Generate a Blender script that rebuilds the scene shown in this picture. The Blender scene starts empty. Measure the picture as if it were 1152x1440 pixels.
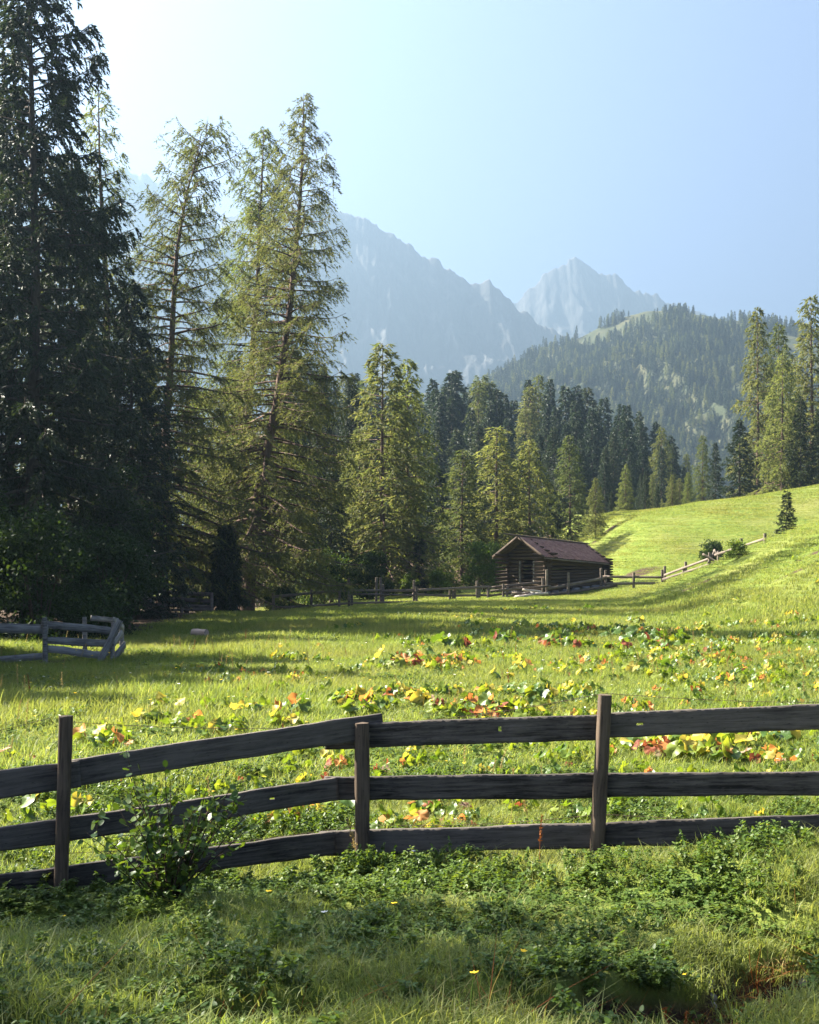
import bpy, math, random
import numpy as np
from mathutils import Vector, Matrix

R = math.radians
SC = bpy.context.scene
COL = SC.collection
FPX = 1700.0          # focal length in photograph pixels
CX, HY = 576.0, 790.0 # principal column, horizon row
CAMZ = 2.27

# ------------------------------------------------------------------ camera
cam = bpy.data.cameras.new('camera')
cam.sensor_fit = 'VERTICAL'
cam.sensor_height = 36.0
cam.lens = 36.0 * FPX / 1440.0
cam.shift_y = (HY - 720.0) / 1440.0
cam.clip_start = 0.1
cam.clip_end = 20000
cam_o = bpy.data.objects.new('camera', cam)
COL.objects.link(cam_o)
cam_o.location = (0, 0, CAMZ)
cam_o.rotation_euler = (R(90), 0, 0)
SC.camera = cam_o

# ------------------------------------------------------------------ light
SUN_EL, SUN_AZ = 42.0, -70.0      # azimuth measured from the viewing direction, negative = left
world = bpy.data.worlds.new('World')
SC.world = world
world.use_nodes = True
wn = world.node_tree
sky = wn.nodes.new('ShaderNodeTexSky')
sky.sky_type = 'NISHITA'
sky.sun_disc = False
sky.sun_elevation = R(SUN_EL)
sky.sun_rotation = R(SUN_AZ)
sky.altitude = 1400
sky.air_density = 0.35
sky.dust_density = 8.0
sky.ozone_density = 4.0
bg = wn.nodes['Background']
bg.inputs[1].default_value = 0.06
wn.links.new(sky.outputs[0], bg.inputs[0])
sun = bpy.data.lights.new('sun', 'SUN')
sun.energy = 5.0
sun.angle = R(0.6)
sun.color = (1.0, 0.93, 0.79)
sun_o = bpy.data.objects.new('sun', sun)
COL.objects.link(sun_o)
sd = Vector((math.sin(R(SUN_AZ)) * math.cos(R(SUN_EL)), math.cos(R(SUN_AZ)) * math.cos(R(SUN_EL)), math.sin(R(SUN_EL))))
sun_o.rotation_euler = (-sd).to_track_quat('-Z', 'Y').to_euler()
SC.view_settings.view_transform = 'Standard'
SC.view_settings.look = 'None'
SC.view_settings.exposure = 3.25
SC.view_settings.gamma = 1.0
SC.render.engine = 'CYCLES'
cy = SC.cycles
cy.max_bounces = 4
cy.diffuse_bounces = 3
cy.glossy_bounces = 2
cy.transmission_bounces = 3
cy.transparent_max_bounces = 4
cy.volume_bounces = 0
cy.use_denoising = True
cy.caustics_reflective = False
cy.caustics_refractive = False

# ------------------------------------------------------------------ numeric helpers
rng = np.random.default_rng(7)
random.seed(7)


def S(t):
    t = np.clip(t, 0, 1)
    return t * t * (3 - 2 * t)


def _hash(ix, iy, seed):
    h = (ix.astype(np.int64) * 374761393 + iy.astype(np.int64) * 668265263 + seed * 1442695041) & 0x7fffffff
    h = ((h ^ (h >> 13)) * 1274126177) & 0x7fffffff
    h = (h ^ (h >> 16)) & 0xffffff
    return h / float(0xffffff)


def vnoise(x, y, seed=0):
    x = np.asarray(x, float); y = np.asarray(y, float)
    ix = np.floor(x); iy = np.floor(y)
    fx = x - ix; fy = y - iy
    fx = fx * fx * fx * (fx * (fx * 6 - 15) + 10)
    fy = fy * fy * fy * (fy * (fy * 6 - 15) + 10)
    a = _hash(ix, iy, seed); b = _hash(ix + 1, iy, seed)
    c = _hash(ix, iy + 1, seed); d = _hash(ix + 1, iy + 1, seed)
    return (a * (1 - fx) + b * fx) * (1 - fy) + (c * (1 - fx) + d * fx) * fy


def fbm(x, y, seed=0, octv=4, gain=0.5):
    s = 0; a = 1; t = 0
    for k in range(octv):
        s = s + a * vnoise(x * 2 ** k, y * 2 ** k, seed + k * 17)
        t += a; a *= gain
    return s / t - 0.5


def P(px, py, Y):
    return Vector(((px - CX) / FPX * Y, Y, CAMZ + (HY - py) / FPX * Y))


# the brook channel: a polyline in plan
BROOK = [(3.6, 6.7), (2.6, 6.3), (2.05, 6.05), (1.75, 5.75), (1.2, 5.35), (0.5, 5.0), (-0.5, 4.78), (-1.6, 4.3), (-3.5, 3.9)]


def brook_dist(x, y):
    best = np.full(np.shape(x), 1e9)
    wid = np.zeros(np.shape(x))
    n = len(BROOK) - 1
    for i in range(n):
        ax, ay = BROOK[i]; bx, by = BROOK[i + 1]
        dx, dy = bx - ax, by - ay
        t = np.clip(((x - ax) * dx + (y - ay) * dy) / (dx * dx + dy * dy), 0, 1)
        d = np.hypot(x - ax - t * dx, y - ay - t * dy)
        m = d < best
        best = np.where(m, d, best)
        wid = np.where(m, (i + t) / n, wid)
    return best, wid


def brook_mask(x, y):
    d, u = brook_dist(x, y)
    w = 0.44 * (1 - u) + 0.18
    w = w * (0.75 + 0.6 * vnoise(x * 1.7, y * 1.7, 91))
    return 1 - S((d / w - 0.62) / 0.45), u


def H(x, y):
    x = np.asarray(x, float); y = np.asarray(y, float)
    z = 0.3 * fbm(x / 16, y / 16, 3, 3) * S((y - 12) / 12) + 0.16 * fbm(x / 3.5, y / 3.5, 5, 3) * S((y - 3) / 6)
    z = z * (1 - S((y - 300) / 200))
    # rise towards the viewer and the mounds along the near fence
    z = z + 0.60 * S((8.6 - y) / 5.0)
    z = z + 0.34 * np.exp(-((x - 3.0) / 1.4) ** 2 - ((y - 8.1) / 0.9) ** 2)
    z = z + 0.07 * np.exp(-((x - 0.4) / 0.9) ** 2 - ((y - 8.0) / 0.6) ** 2)
    near = 1 - S((y - 9) / 3)
    z = z + near * (0.36 * fbm(x / 1.2, y / 0.75, 11, 3))
    z = z + near * 0.05 * fbm(x / .28, y / .28, 15, 2)
    bm_, u_ = brook_mask(x, y)
    z = z - near * bm_ * (0.55 - 0.33 * u_)
    # right-hand slopes
    s1 = 4.9 * S((x - 10.5) / 15) * S((y - 18) / 40) * (1 - 0.85 * S((y - 68) / 14)) + 0.04 * np.maximum(0, x - 23) * S((y - 18) / 40)
    s2 = (7.0 * S((x - 10.5) / 11.5) + 0.14 * np.maximum(0, x - 22)) * S((y - 78) / 37)
    s2 = s2 * (1 - 0.7 * S((y - 180) / 150))
    q = 0.5 * (s1 + s2 + np.sqrt((s1 - s2) ** 2 + 0.02)) - 0.07
    z = z + q + 0.5 * fbm(x / 5, y / 5, 23, 3) * S(q / 2)
    z = z - 0.80 * S((y - 55) / 17) * (1 - S((x + 11) / 20)) * (1 - S((y - 95) / 20))
    z = z - 0.18 * S((-x - 4) / 3) * S((y - 18) / 6)
    z = z + 0.5 * np.exp(-((x - 13.6) / 2.6) ** 2 - ((y - 81) / 4.5) ** 2)
    # forest slope beyond the meadow
    z = z + 6.0 * S((y - 105) / 90) * (1 - S((x - 5) / 30)) * (1 - S((y - 320) / 200))
    return z


def Hs(x, y):
    return float(H(np.array([x]), np.array([y]))[0])


# ------------------------------------------------------------------ object helpers
def mesh_np(name, V, F, smooth=False):
    """V (n,3), F list of (m,k) index arrays (k may differ between arrays)"""
    if isinstance(F, np.ndarray):
        F = [F]
    F = [np.asarray(f, np.int64) for f in F if len(f)]
    me = bpy.data.meshes.new(name)
    V = np.asarray(V, np.float32)
    me.vertices.add(len(V))
    me.vertices.foreach_set('co', V.ravel())
    nl = sum(f.size for f in F)
    npoly = sum(len(f) for f in F)
    me.loops.add(nl)
    me.loops.foreach_set('vertex_index', np.concatenate([f.ravel() for f in F]).astype(np.int32))
    me.polygons.add(npoly)
    tot = np.concatenate([np.full(len(f), f.shape[1], np.int32) for f in F])
    st = np.concatenate([[0], np.cumsum(tot)[:-1]]).astype(np.int32)
    me.polygons.foreach_set('loop_start', st)
    me.polygons.foreach_set('loop_total', tot)
    if smooth:
        me.polygons.foreach_set('use_smooth', np.ones(npoly, bool))
    me.update(calc_edges=True)
    return me


def link(name, data, mat=None, parent=None, loc=None):
    o = bpy.data.objects.new(name, data)
    COL.objects.link(o)
    if mat is not None and data is not None and len(data.materials) == 0:
        data.materials.append(mat)
    if parent is not None:
        o.parent = parent
    if loc is not None:
        o.location = loc
    return o


def tag(o, label=None, cat=None, group=None, kind=None):
    if label: o['label'] = label
    if cat: o['category'] = cat
    if group: o['group'] = group
    if kind: o['kind'] = kind
    return o


def thing(name, loc, label, cat, group=None, rz=0.0):
    o = bpy.data.objects.new(name, None)
    o.empty_display_size = 0.2
    COL.objects.link(o)
    o.location = loc
    o.rotation_euler = (0, 0, rz)
    return tag(o, label, cat, group)


class MB:
    """collects verts / faces"""
    def __init__(s):
        s.V = []; s.F = {}; s.n = 0

    def add(s, V, F):
        V = np.asarray(V, float).reshape(-1, 3)
        F = np.asarray(F, np.int64)
        s.V.append(V)
        s.F.setdefault(F.shape[1], []).append(F + s.n)
        s.n += len(V)

    def tube(s, pts, rad, k=6, cap=False):
        pts = np.asarray(pts, float); rad = np.asarray(rad, float)
        n = len(pts)
        d = np.gradient(pts, axis=0)
        d /= np.linalg.norm(d, axis=1, keepdims=True) + 1e-9
        ref = np.array([0, 0, 1.0]) if abs(d[0, 2]) < 0.8 else np.array([1.0, 0, 0])
        a = np.cross(d, ref); a /= np.linalg.norm(a, axis=1, keepdims=True) + 1e-9
        b = np.cross(d, a)
        th = np.arange(k) * 2 * math.pi / k
        V = pts[:, None, :] + rad[:, None, None] * (np.cos(th)[None, :, None] * a[:, None, :] + np.sin(th)[None, :, None] * b[:, None, :])
        i = np.arange(n - 1)[:, None] * k
        j = np.arange(k)[None, :]
        j2 = (j + 1) % k
        F = np.stack([i + j, i + j2, i + k + j2, i + k + j], -1).reshape(-1, 4)
        s.add(V.reshape(-1, 3), F)
        if cap:
            c = np.array([[0, q + 1, q] for q in range(1, k - 1)])
            s.add(V[0], c); s.add(V[-1], c[:, ::-1])

    def box(s, c, sx, sy, sz, M=None):
        v = np.array([[x, y, z] for x in (-.5, .5) for y in (-.5, .5) for z in (-.5, .5)]) * [sx, sy, sz]
        if M is not None:
            v = v @ np.array(M.to_3x3()).T
        v = v + np.asarray(c, float)
        s.add(v, np.array([[0, 1, 3, 2], [4, 6, 7, 5], [0, 4, 5, 1], [2, 3, 7, 6], [0, 2, 6, 4], [1, 5, 7, 3]]))

    def mesh(s, name, smooth=False):
        return mesh_np(name, np.concatenate(s.V), [np.concatenate(f) for f in s.F.values()], smooth)


# ------------------------------------------------------------------ materials
def new_mat(name):
    m = bpy.data.materials.new(name)
    m.use_nodes = True
    nt = m.node_tree
    nt.nodes.clear()
    out = nt.nodes.new('ShaderNodeOutputMaterial')
    return m, nt, out


def nd(nt, typ, **kw):
    n = nt.nodes.new(typ)
    for k, v in kw.items():
        setattr(n, k, v)
    return n


def ramp(nt, fac, stops):
    r = nt.nodes.new('ShaderNodeValToRGB')
    el = r.color_ramp.elements
    el[0].position = stops[0][0]; el[0].color = (*stops[0][1], 1)
    el[1].position = stops[-1][0]; el[1].color = (*stops[-1][1], 1)
    for p, c in stops[1:-1]:
        e = el.new(p); e.color = (*c, 1)
    nt.links.new(fac, r.inputs[0])
    return r.outputs[0]


def math_n(nt, op, a, b=None, clamp=False):
    n = nt.nodes.new('ShaderNodeMath'); n.operation = op; n.use_clamp = clamp
    for i, v in enumerate((a, b)):
        if v is None: continue
        if isinstance(v, (int, float)): n.inputs[i].default_value = v
        else: nt.links.new(v, n.inputs[i])
    return n.outputs[0]


def noise_n(nt, vec, scale, detail=3, rough=0.55, dist=0.0):
    n = nt.nodes.new('ShaderNodeTexNoise')
    n.inputs['Scale'].default_value = scale
    n.inputs['Detail'].default_value = detail
    n.inputs['Roughness'].default_value = rough
    n.inputs['Distortion'].default_value = dist
    if vec is not None: nt.links.new(vec, n.inputs['Vector'])
    return n.outputs[0]


def mix_c(nt, fac, a, b, mode='MIX'):
    n = nt.nodes.new('ShaderNodeMix'); n.data_type = 'RGBA'; n.blend_type = mode
    for sock, v in ((n.inputs[0], fac), (n.inputs[6], a), (n.inputs[7], b)):
        if isinstance(v, (int, float)): sock.default_value = v
        elif isinstance(v, tuple): sock.default_value = (*v, 1)
        else: nt.links.new(v, sock)
    return n.outputs[2]


def foliage(name, stops, trans=0.45, tint=(1.5, 1.35, 0.6), rough=0.55, spec=0.25, patch=0.0, island=0.6, patch_col=None):
    """leaf surface: diffuse + a little gloss + light through the leaf; colour varies per leaf and per plant"""
    m, nt, out = new_mat(name)
    geo = nd(nt, 'ShaderNodeNewGeometry')
    oi = nd(nt, 'ShaderNodeObjectInfo')
    f = math_n(nt, 'ADD', math_n(nt, 'MULTIPLY', geo.outputs['Random Per Island'], island),
               math_n(nt, 'MULTIPLY', oi.outputs['Random'], 1 - island))
    col = ramp(nt, f, stops)
    if patch > 0:
        nz = noise_n(nt, geo.outputs['Position'], patch, 3)
        nz = math_n(nt, 'MULTIPLY', math_n(nt, 'SUBTRACT', nz, 0.42, True), 3.5, True)
        col = mix_c(nt, nz, col, mix_c(nt, 0.75, col, patch_col))
    b = nd(nt, 'ShaderNodeBsdfPrincipled')
    b.inputs['Roughness'].default_value = rough
    b.inputs['Specular IOR Level'].default_value = spec
    nt.links.new(col, b.inputs['Base Color'])
    t = nd(nt, 'ShaderNodeBsdfTranslucent')
    nt.links.new(mix_c(nt, 1.0, col, tint, 'MULTIPLY'), t.inputs[0])
    mx = nd(nt, 'ShaderNodeMixShader')
    mx.inputs[0].default_value = trans
    nt.links.new(b.outputs[0], mx.inputs[1]); nt.links.new(t.outputs[0], mx.inputs[2])
    nt.links.new(mx.outputs[0], out.inputs[0])
    return m


def wood(name, dark, light, axis=0, grain=48.0, bump=0.4):
    m, nt, out = new_mat(name)
    tc = nd(nt, 'ShaderNodeTexCoord')
    oi = nd(nt, 'ShaderNodeObjectInfo')
    mp = nd(nt, 'ShaderNodeMapping')
    sc = [grain, grain, grain]; sc[axis] = grain * 0.06
    mp.inputs['Scale'].default_value = sc
    add = nd(nt, 'ShaderNodeVectorMath', operation='ADD')
    cmb = nd(nt, 'ShaderNodeCombineXYZ')
    off = math_n(nt, 'MULTIPLY', oi.outputs['Random'], 37.0)
    for i in range(3): nt.links.new(off, cmb.inputs[i])
    nt.links.new(tc.outputs['Object'], add.inputs[0]); nt.links.new(cmb.outputs[0], add.inputs[1])
    nt.links.new(add.outputs[0], mp.inputs['Vector'])
    g1 = noise_n(nt, mp.outputs[0], 1.0, 5, 0.65, 0.6)
    g2 = noise_n(nt, add.outputs[0], 3.0, 3)
    f = math_n(nt, 'ADD', math_n(nt, 'MULTIPLY', g1, 0.75), math_n(nt, 'MULTIPLY', g2, 0.35))
    f = math_n(nt, 'ADD', f, math_n(nt, 'MULTIPLY', oi.outputs['Random'], 0.12))
    col = ramp(nt, f, [(0.44, dark), (0.58, tuple(0.5 * (a + b) for a, b in zip(dark, light))), (0.74, light)])
    # knots
    vo = nd(nt, 'ShaderNodeTexVoronoi')
    mp2 = nd(nt, 'ShaderNodeMapping')
    s2 = [7.0, 7.0, 7.0]; s2[axis] = 2.6
    mp2.inputs['Scale'].default_value = s2
    nt.links.new(add.outputs[0], mp2.inputs['Vector']); nt.links.new(mp2.outputs[0], vo.inputs['Vector'])
    k = math_n(nt, 'SUBTRACT', 1.0, math_n(nt, 'MULTIPLY', vo.outputs['Distance'], 6.5), True)
    col = mix_c(nt, math_n(nt, 'MULTIPLY', k, 0.8, True), col, tuple(c * 0.35 for c in dark))
    b = nd(nt, 'ShaderNodeBsdfPrincipled')
    b.inputs['Roughness'].default_value = 0.8
    b.inputs['Specular IOR Level'].default_value = 0.2
    nt.links.new(col, b.inputs['Base Color'])
    bp = nd(nt, 'ShaderNodeBump'); bp.inputs['Strength'].default_value = bump; bp.inputs['Distance'].default_value = 0.01
    nt.links.new(g1, bp.inputs['Height']); nt.links.new(bp.outputs[0], b.inputs['Normal'])
    nt.links.new(b.outputs[0], out.inputs[0])
    return m


def rough_mat(name, stops, scale, bump=0.5, dist=0.02, detail=5, rough=0.9, stretch=(1, 1, 1)):
    m, nt, out = new_mat(name)
    geo = nd(nt, 'ShaderNodeNewGeometry')
    mp = nd(nt, 'ShaderNodeMapping'); mp.inputs['Scale'].default_value = stretch
    nt.links.new(geo.outputs['Position'], mp.inputs['Vector'])
    n1 = noise_n(nt, mp.outputs[0], scale, detail, 0.62)
    n2 = noise_n(nt, mp.outputs[0], scale * 0.17, 3)
    f = math_n(nt, 'ADD', math_n(nt, 'MULTIPLY', n1, 0.6), math_n(nt, 'MULTIPLY', n2, 0.4))
    col = ramp(nt, f, stops)
    b = nd(nt, 'ShaderNodeBsdfPrincipled')
    b.inputs['Roughness'].default_value = rough
    b.inputs['Specular IOR Level'].default_value = 0.15
    nt.links.new(col, b.inputs['Base Color'])
    bp = nd(nt, 'ShaderNodeBump'); bp.inputs['Strength'].default_value = bump; bp.inputs['Distance'].default_value = dist
    nt.links.new(n1, bp.inputs['Height']); nt.links.new(bp.outputs[0], b.inputs['Normal'])
    nt.links.new(b.outputs[0], out.inputs[0])
    return m


M = {}
M['larch'] = foliage('larch_needles', [(0.0, (0.066, 0.092, 0.029)), (0.5, (0.122, 0.138, 0.044)), (1.0, (0.19, 0.180, 0.062))], 0.5, (1.5, 1.5, 0.9), 0.6, 0.1)
M['larch_dark'] = foliage('larch_needles_deep', [(0.0, (0.047, 0.068, 0.025)), (0.5, (0.092, 0.105, 0.036)), (1.0, (0.152, 0.142, 0.053))], 0.46, (1.45, 1.45, 0.9), 0.6, 0.1)
M['spruce'] = foliage('spruce_needles', [(0.0, (0.012, 0.022, 0.011)), (0.6, (0.024, 0.038, 0.016)), (1.0, (0.065, 0.072, 0.022))], 0.30, (1.2, 1.2, 0.7), 0.5, 0.2)
M['forest_spruce'] = foliage('forest_spruce_needles', [(0.0, (0.013, 0.024, 0.016)), (0.6, (0.026, 0.042, 0.021)), (1.0, (0.060, 0.066, 0.026))], 0.30, (1.2, 1.2, 0.7), 0.5, 0.2, island=0.5)
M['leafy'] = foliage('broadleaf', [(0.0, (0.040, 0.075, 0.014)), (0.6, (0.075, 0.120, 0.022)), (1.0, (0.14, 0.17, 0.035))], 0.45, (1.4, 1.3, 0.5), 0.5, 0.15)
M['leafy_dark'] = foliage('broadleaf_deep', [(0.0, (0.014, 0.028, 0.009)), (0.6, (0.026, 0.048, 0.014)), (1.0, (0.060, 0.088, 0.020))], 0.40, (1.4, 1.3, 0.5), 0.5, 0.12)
M['shrub'] = foliage('shrub_leaf', [(0.0, (0.035, 0.070, 0.015)), (0.6, (0.06, 0.11, 0.02)), (1.0, (0.11, 0.15, 0.03))], 0.42, (1.6, 1.5, 0.5), 0.38, 0.35, island=0.2)
M['grass'] = foliage('grass', [(0.0, (0.076, 0.126, 0.026)), (0.45, (0.140, 0.184, 0.044)), (0.8, (0.20, 0.222, 0.068)), (1.0, (0.30, 0.28, 0.14))], 0.52, (1.66, 1.58, 0.85), 0.5, 0.2, patch=0.16, patch_col=(0.185, 0.18, 0.065))
M['lawn'] = foliage('pasture_grass', [(0.0, (0.105, 0.150, 0.034)), (0.5, (0.155, 0.19, 0.046)), (1.0, (0.21, 0.22, 0.068))], 0.52, (1.62, 1.55, 0.85), 0.5, 0.15, patch=0.22, patch_col=(0.19, 0.17, 0.05))
M['herb'] = foliage('herb_leaf', [(0.0, (0.045, 0.085, 0.016)), (0.6, (0.085, 0.135, 0.026)), (1.0, (0.15, 0.19, 0.05))], 0.45, (1.6, 1.45, 0.5), 0.42, 0.22)
M['straw'] = foliage('dry_stem', [(0.0, (0.20, 0.13, 0.05)), (0.5, (0.30, 0.23, 0.09)), (1.0, (0.36, 0.30, 0.14))], 0.3, (1.1, 1.0, 0.7), 0.7, 0.1)
M['rust'] = foliage('dry_dock', [(0.0, (0.14, 0.045, 0.015)), (1.0, (0.26, 0.10, 0.03))], 0.3, (1.2, 1.0, 0.6), 0.7, 0.1)
M['leaf_green'] = foliage('big_leaf_green', [(0.0, (0.045, 0.095, 0.016)), (1.0, (0.11, 0.17, 0.025))], 0.45, (1.5, 1.3, 0.5), 0.4, 0.4, island=0.1)
M['leaf_lime'] = foliage('big_leaf_yellow_green', [(0.0, (0.115, 0.18, 0.022)), (1.0, (0.20, 0.235, 0.035))], 0.48, (1.4, 1.3, 0.5), 0.45, 0.3, island=0.1)
M['leaf_yellow'] = foliage('big_leaf_yellow', [(0.0, (0.33, 0.28, 0.045)), (1.0, (0.46, 0.38, 0.09))], 0.48, (1.2, 1.1, 0.6), 0.5, 0.3, island=0.1)
M['leaf_orange'] = foliage('big_leaf_orange', [(0.0, (0.38, 0.13, 0.03)), (1.0, (0.50, 0.26, 0.09))], 0.45, (1.2, 1.05, 0.8), 0.55, 0.25, island=0.1)
M['leaf_rust'] = foliage('big_leaf_rust', [(0.0, (0.14, 0.040, 0.022)), (1.0, (0.30, 0.10, 0.05))], 0.40, (1.2, 1.0, 0.8), 0.6, 0.2, island=0.1)
M['leaf_dead'] = foliage('big_leaf_withered', [(0.0, (0.16, 0.10, 0.065)), (1.0, (0.34, 0.24, 0.17))], 0.3, (1.1, 1.0, 0.9), 0.7, 0.15, island=0.1)
M['petal_yellow'] = foliage('petal_yellow', [(0.0, (0.65, 0.38, 0.02)), (1.0, (0.75, 0.55, 0.04))], 0.3, (1.1, 1.0, 0.8), 0.6, 0.1)
M['petal_white'] = foliage('petal_white', [(0.0, (0.65, 0.58, 0.55)), (1.0, (0.8, 0.78, 0.72))], 0.3, (1.0, 1.0, 1.0), 0.6, 0.1)
M['bark'] = rough_mat('larch_bark', [(0.3, (0.040, 0.026, 0.020)), (0.5, (0.095, 0.062, 0.047)), (0.7, (0.18, 0.125, 0.095))], 9.0, 0.9, 0.04, stretch=(1, 1, 0.25))
M['bark_grey'] = rough_mat('spruce_bark', [(0.3, (0.035, 0.028, 0.023)), (0.5, (0.075, 0.060, 0.048)), (0.7, (0.14, 0.115, 0.095))], 9.0, 0.9, 0.04, stretch=(1, 1, 0.3))
M['twig'] = rough_mat('twig', [(0.3, (0.03, 0.020, 0.014)), (0.7, (0.09, 0.06, 0.04))], 20.0, 0.3, 0.005)
M['plank'] = wood('weathered_plank', (0.012, 0.0098, 0.008), (0.105, 0.088, 0.074), 0)
M['post'] = wood('weathered_post', (0.020, 0.0135, 0.009), (0.105, 0.075, 0.052), 2)
M['grey_plank'] = wood('silvered_plank', (0.06, 0.055, 0.048), (0.27, 0.255, 0.23), 0, 30.0)
M['pale_rail'] = wood('split_rail', (0.060, 0.046, 0.036), (0.20, 0.16, 0.13), 0, 12.0)
M['pale_board'] = wood('pale_board', (0.34, 0.28, 0.25), (0.60, 0.52, 0.47), 0, 12.0)
M['log'] = wood('barn_log', (0.025, 0.017, 0.012), (0.10, 0.07, 0.048), 0, 10.0)
M['shingle'] = wood('roof_shingle', (0.20, 0.095, 0.080), (0.48, 0.28, 0.24), 0, 14.0)
M['stump'] = wood('cut_wood', (0.22, 0.15, 0.11), (0.46, 0.34, 0.27), 0, 12.0)
M['stone'] = rough_mat('stone', [(0.3, (0.10, 0.095, 0.09)), (0.5, (0.22, 0.21, 0.20)), (0.7, (0.36, 0.35, 0.34))], 12.0, 0.6, 0.02)
M['wire'] = rough_mat('rusty_wire', [(0.3, (0.035, 0.022, 0.016)), (0.7, (0.12, 0.08, 0.06))], 40.0, 0.2, 0.002)

# ground: soil, moss and thatch; attribute "soil" marks bare earth
gm, nt, out = new_mat('meadow_ground')
geo = nd(nt, 'ShaderNodeNewGeometry')
at = nd(nt, 'ShaderNodeAttribute'); at.attribute_name = 'soil'
n1 = noise_n(nt, geo.outputs['Position'], 2.2, 6, 0.65)
n2 = noise_n(nt, geo.outputs['Position'], 0.21, 4)
g = ramp(nt, n1, [(0.3, (0.055, 0.080, 0.015)), (0.5, (0.10, 0.135, 0.022)), (0.7, (0.15, 0.165, 0.04))])
g = mix_c(nt, math_n(nt, 'MULTIPLY', math_n(nt, 'SUBTRACT', n2, 0.45, True), 3.0, True), g, (0.15, 0.145, 0.045))
e = ramp(nt, noise_n(nt, geo.outputs['Position'], 14.0, 6, 0.7), [(0.3, (0.018, 0.011, 0.007)), (0.5, (0.052, 0.034, 0.022)), (0.72, (0.12, 0.085, 0.058))])
f = math_n(nt, 'MULTIPLY', math_n(nt, 'SUBTRACT', math_n(nt, 'ADD', at.outputs['Fac'], math_n(nt, 'MULTIPLY', n1, 0.5)), 0.45), 4.0, True)
col = mix_c(nt, f, g, e)
b = nd(nt, 'ShaderNodeBsdfPrincipled'); b.inputs['Roughness'].default_value = 0.95; b.inputs['Specular IOR Level'].default_value = 0.1
nt.links.new(col, b.inputs['Base Color'])
bp = nd(nt, 'ShaderNodeBump'); bp.inputs['Strength'].default_value = 0.8; bp.inputs['Distance'].default_value = 0.06
nt.links.new(noise_n(nt, geo.outputs['Position'], 9.0, 6, 0.7), bp.inputs['Height']); nt.links.new(bp.outputs[0], b.inputs['Normal'])
nt.links.new(b.outputs[0], out.inputs[0])
M['ground'] = gm

# rock of the high mountains, with pale scree
rm, nt, out = new_mat('mountain_rock')
geo = nd(nt, 'ShaderNodeNewGeometry')
sep = nd(nt, 'ShaderNodeSeparateXYZ'); nt.links.new(geo.outputs['Position'], sep.inputs[0])
mp = nd(nt, 'ShaderNodeMapping'); mp.inputs['Scale'].default_value = (1, 1, 0.35)
nt.links.new(geo.outputs['Position'], mp.inputs['Vector'])
n1 = noise_n(nt, mp.outputs[0], 0.022, 8, 0.68, 0.4)
n2 = noise_n(nt, geo.outputs['Position'], 0.005, 4)
col = ramp(nt, n1, [(0.32, (0.030, 0.030, 0.031)), (0.5, (0.06, 0.059, 0.058)), (0.68, (0.12, 0.116, 0.11))])
at = nd(nt, 'ShaderNodeAttribute'); at.attribute_name = 'scree'
col = mix_c(nt, math_n(nt, 'MULTIPLY', at.outputs['Fac'], math_n(nt, 'ADD', n1, 0.35), True), col, (0.14, 0.136, 0.13))
gr = math_n(nt, 'MULTIPLY', math_n(nt, 'SUBTRACT', 330.0, sep.outputs[2]), 0.006, True)
gr = math_n(nt, 'MULTIPLY', gr, math_n(nt, 'MULTIPLY', math_n(nt, 'SUBTRACT', n2, 0.40, True), 4.0, True))
col = mix_c(nt, math_n(nt, 'MULTIPLY', gr, 0.8), col, (0.065, 0.085, 0.03))
b = nd(nt, 'ShaderNodeBsdfPrincipled'); b.inputs['Roughness'].default_value = 0.95; b.inputs['Specular IOR Level'].default_value = 0.1
nt.links.new(col, b.inputs['Base Color'])
bp = nd(nt, 'ShaderNodeBump'); bp.inputs['Strength'].default_value = 1.0; bp.inputs['Distance'].default_value = 12.0
nt.links.new(n1, bp.inputs['Height']); nt.links.new(bp.outputs[0], b.inputs['Normal'])
nt.links.new(b.outputs[0], out.inputs[0])
M['rock'] = rm
M['hill'] = rough_mat('hill_pasture', [(0.3, (0.018, 0.028, 0.012)), (0.5, (0.035, 0.042, 0.018)), (0.68, (0.085, 0.078, 0.036))], 0.05, 0.5, 2.0)

# ------------------------------------------------------------------ ground sheet
ys = [-160, -80, -40, -20, -10, -5, -2, 0, 1.2, 2.0]
y = 2.5
while y < 330:
    ys.append(y); y *= 1.0125
while y < 4300:
    ys.append(y); y *= 1.09
ys.append(4300)
ys = np.array(ys)
t = np.linspace(-1, 1, 341)
s_ = np.sign(t) * np.abs(t) ** 1.6
hw = np.where(ys > 0, 0.80 * ys + 14, 14 - ys)
GX = s_[None, :] * hw[:, None]
GY = np.repeat(ys[:, None], len(t), 1)
GZ = H(GX, GY)
nr, nc = GX.shape
ii = np.arange(nr - 1)[:, None] * nc; jj = np.arange(nc - 1)[None, :]
GF = np.stack([ii + jj, ii + jj + 1, ii + nc + jj + 1, ii + nc + jj], -1).reshape(-1, 4)
gme = mesh_np('meadow', np.stack([GX, GY, GZ], -1).reshape(-1, 3), GF, True)
TRACK = [(-11.5, 27), (-8.5, 29.5), (-6.8, 32), (-5.6, 37), (-6.2, 44), (-7.5, 55)]


def track_mask(x, y):
    best = np.full(np.shape(x), 1e9)
    for (ax, ay), (bx, by) in zip(TRACK[:-1], TRACK[1:]):
        dx, dy = bx - ax, by - ay
        t_ = np.clip(((x - ax) * dx + (y - ay) * dy) / (dx * dx + dy * dy), 0, 1)
        best = np.minimum(best, np.hypot(x - ax - t_ * dx, y - ay - t_ * dy))
    return np.clip(1 - best / 1.1, 0, 1) * (0.35 + 0.9 * vnoise(x * 0.9, y * 0.9, 61))


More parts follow.
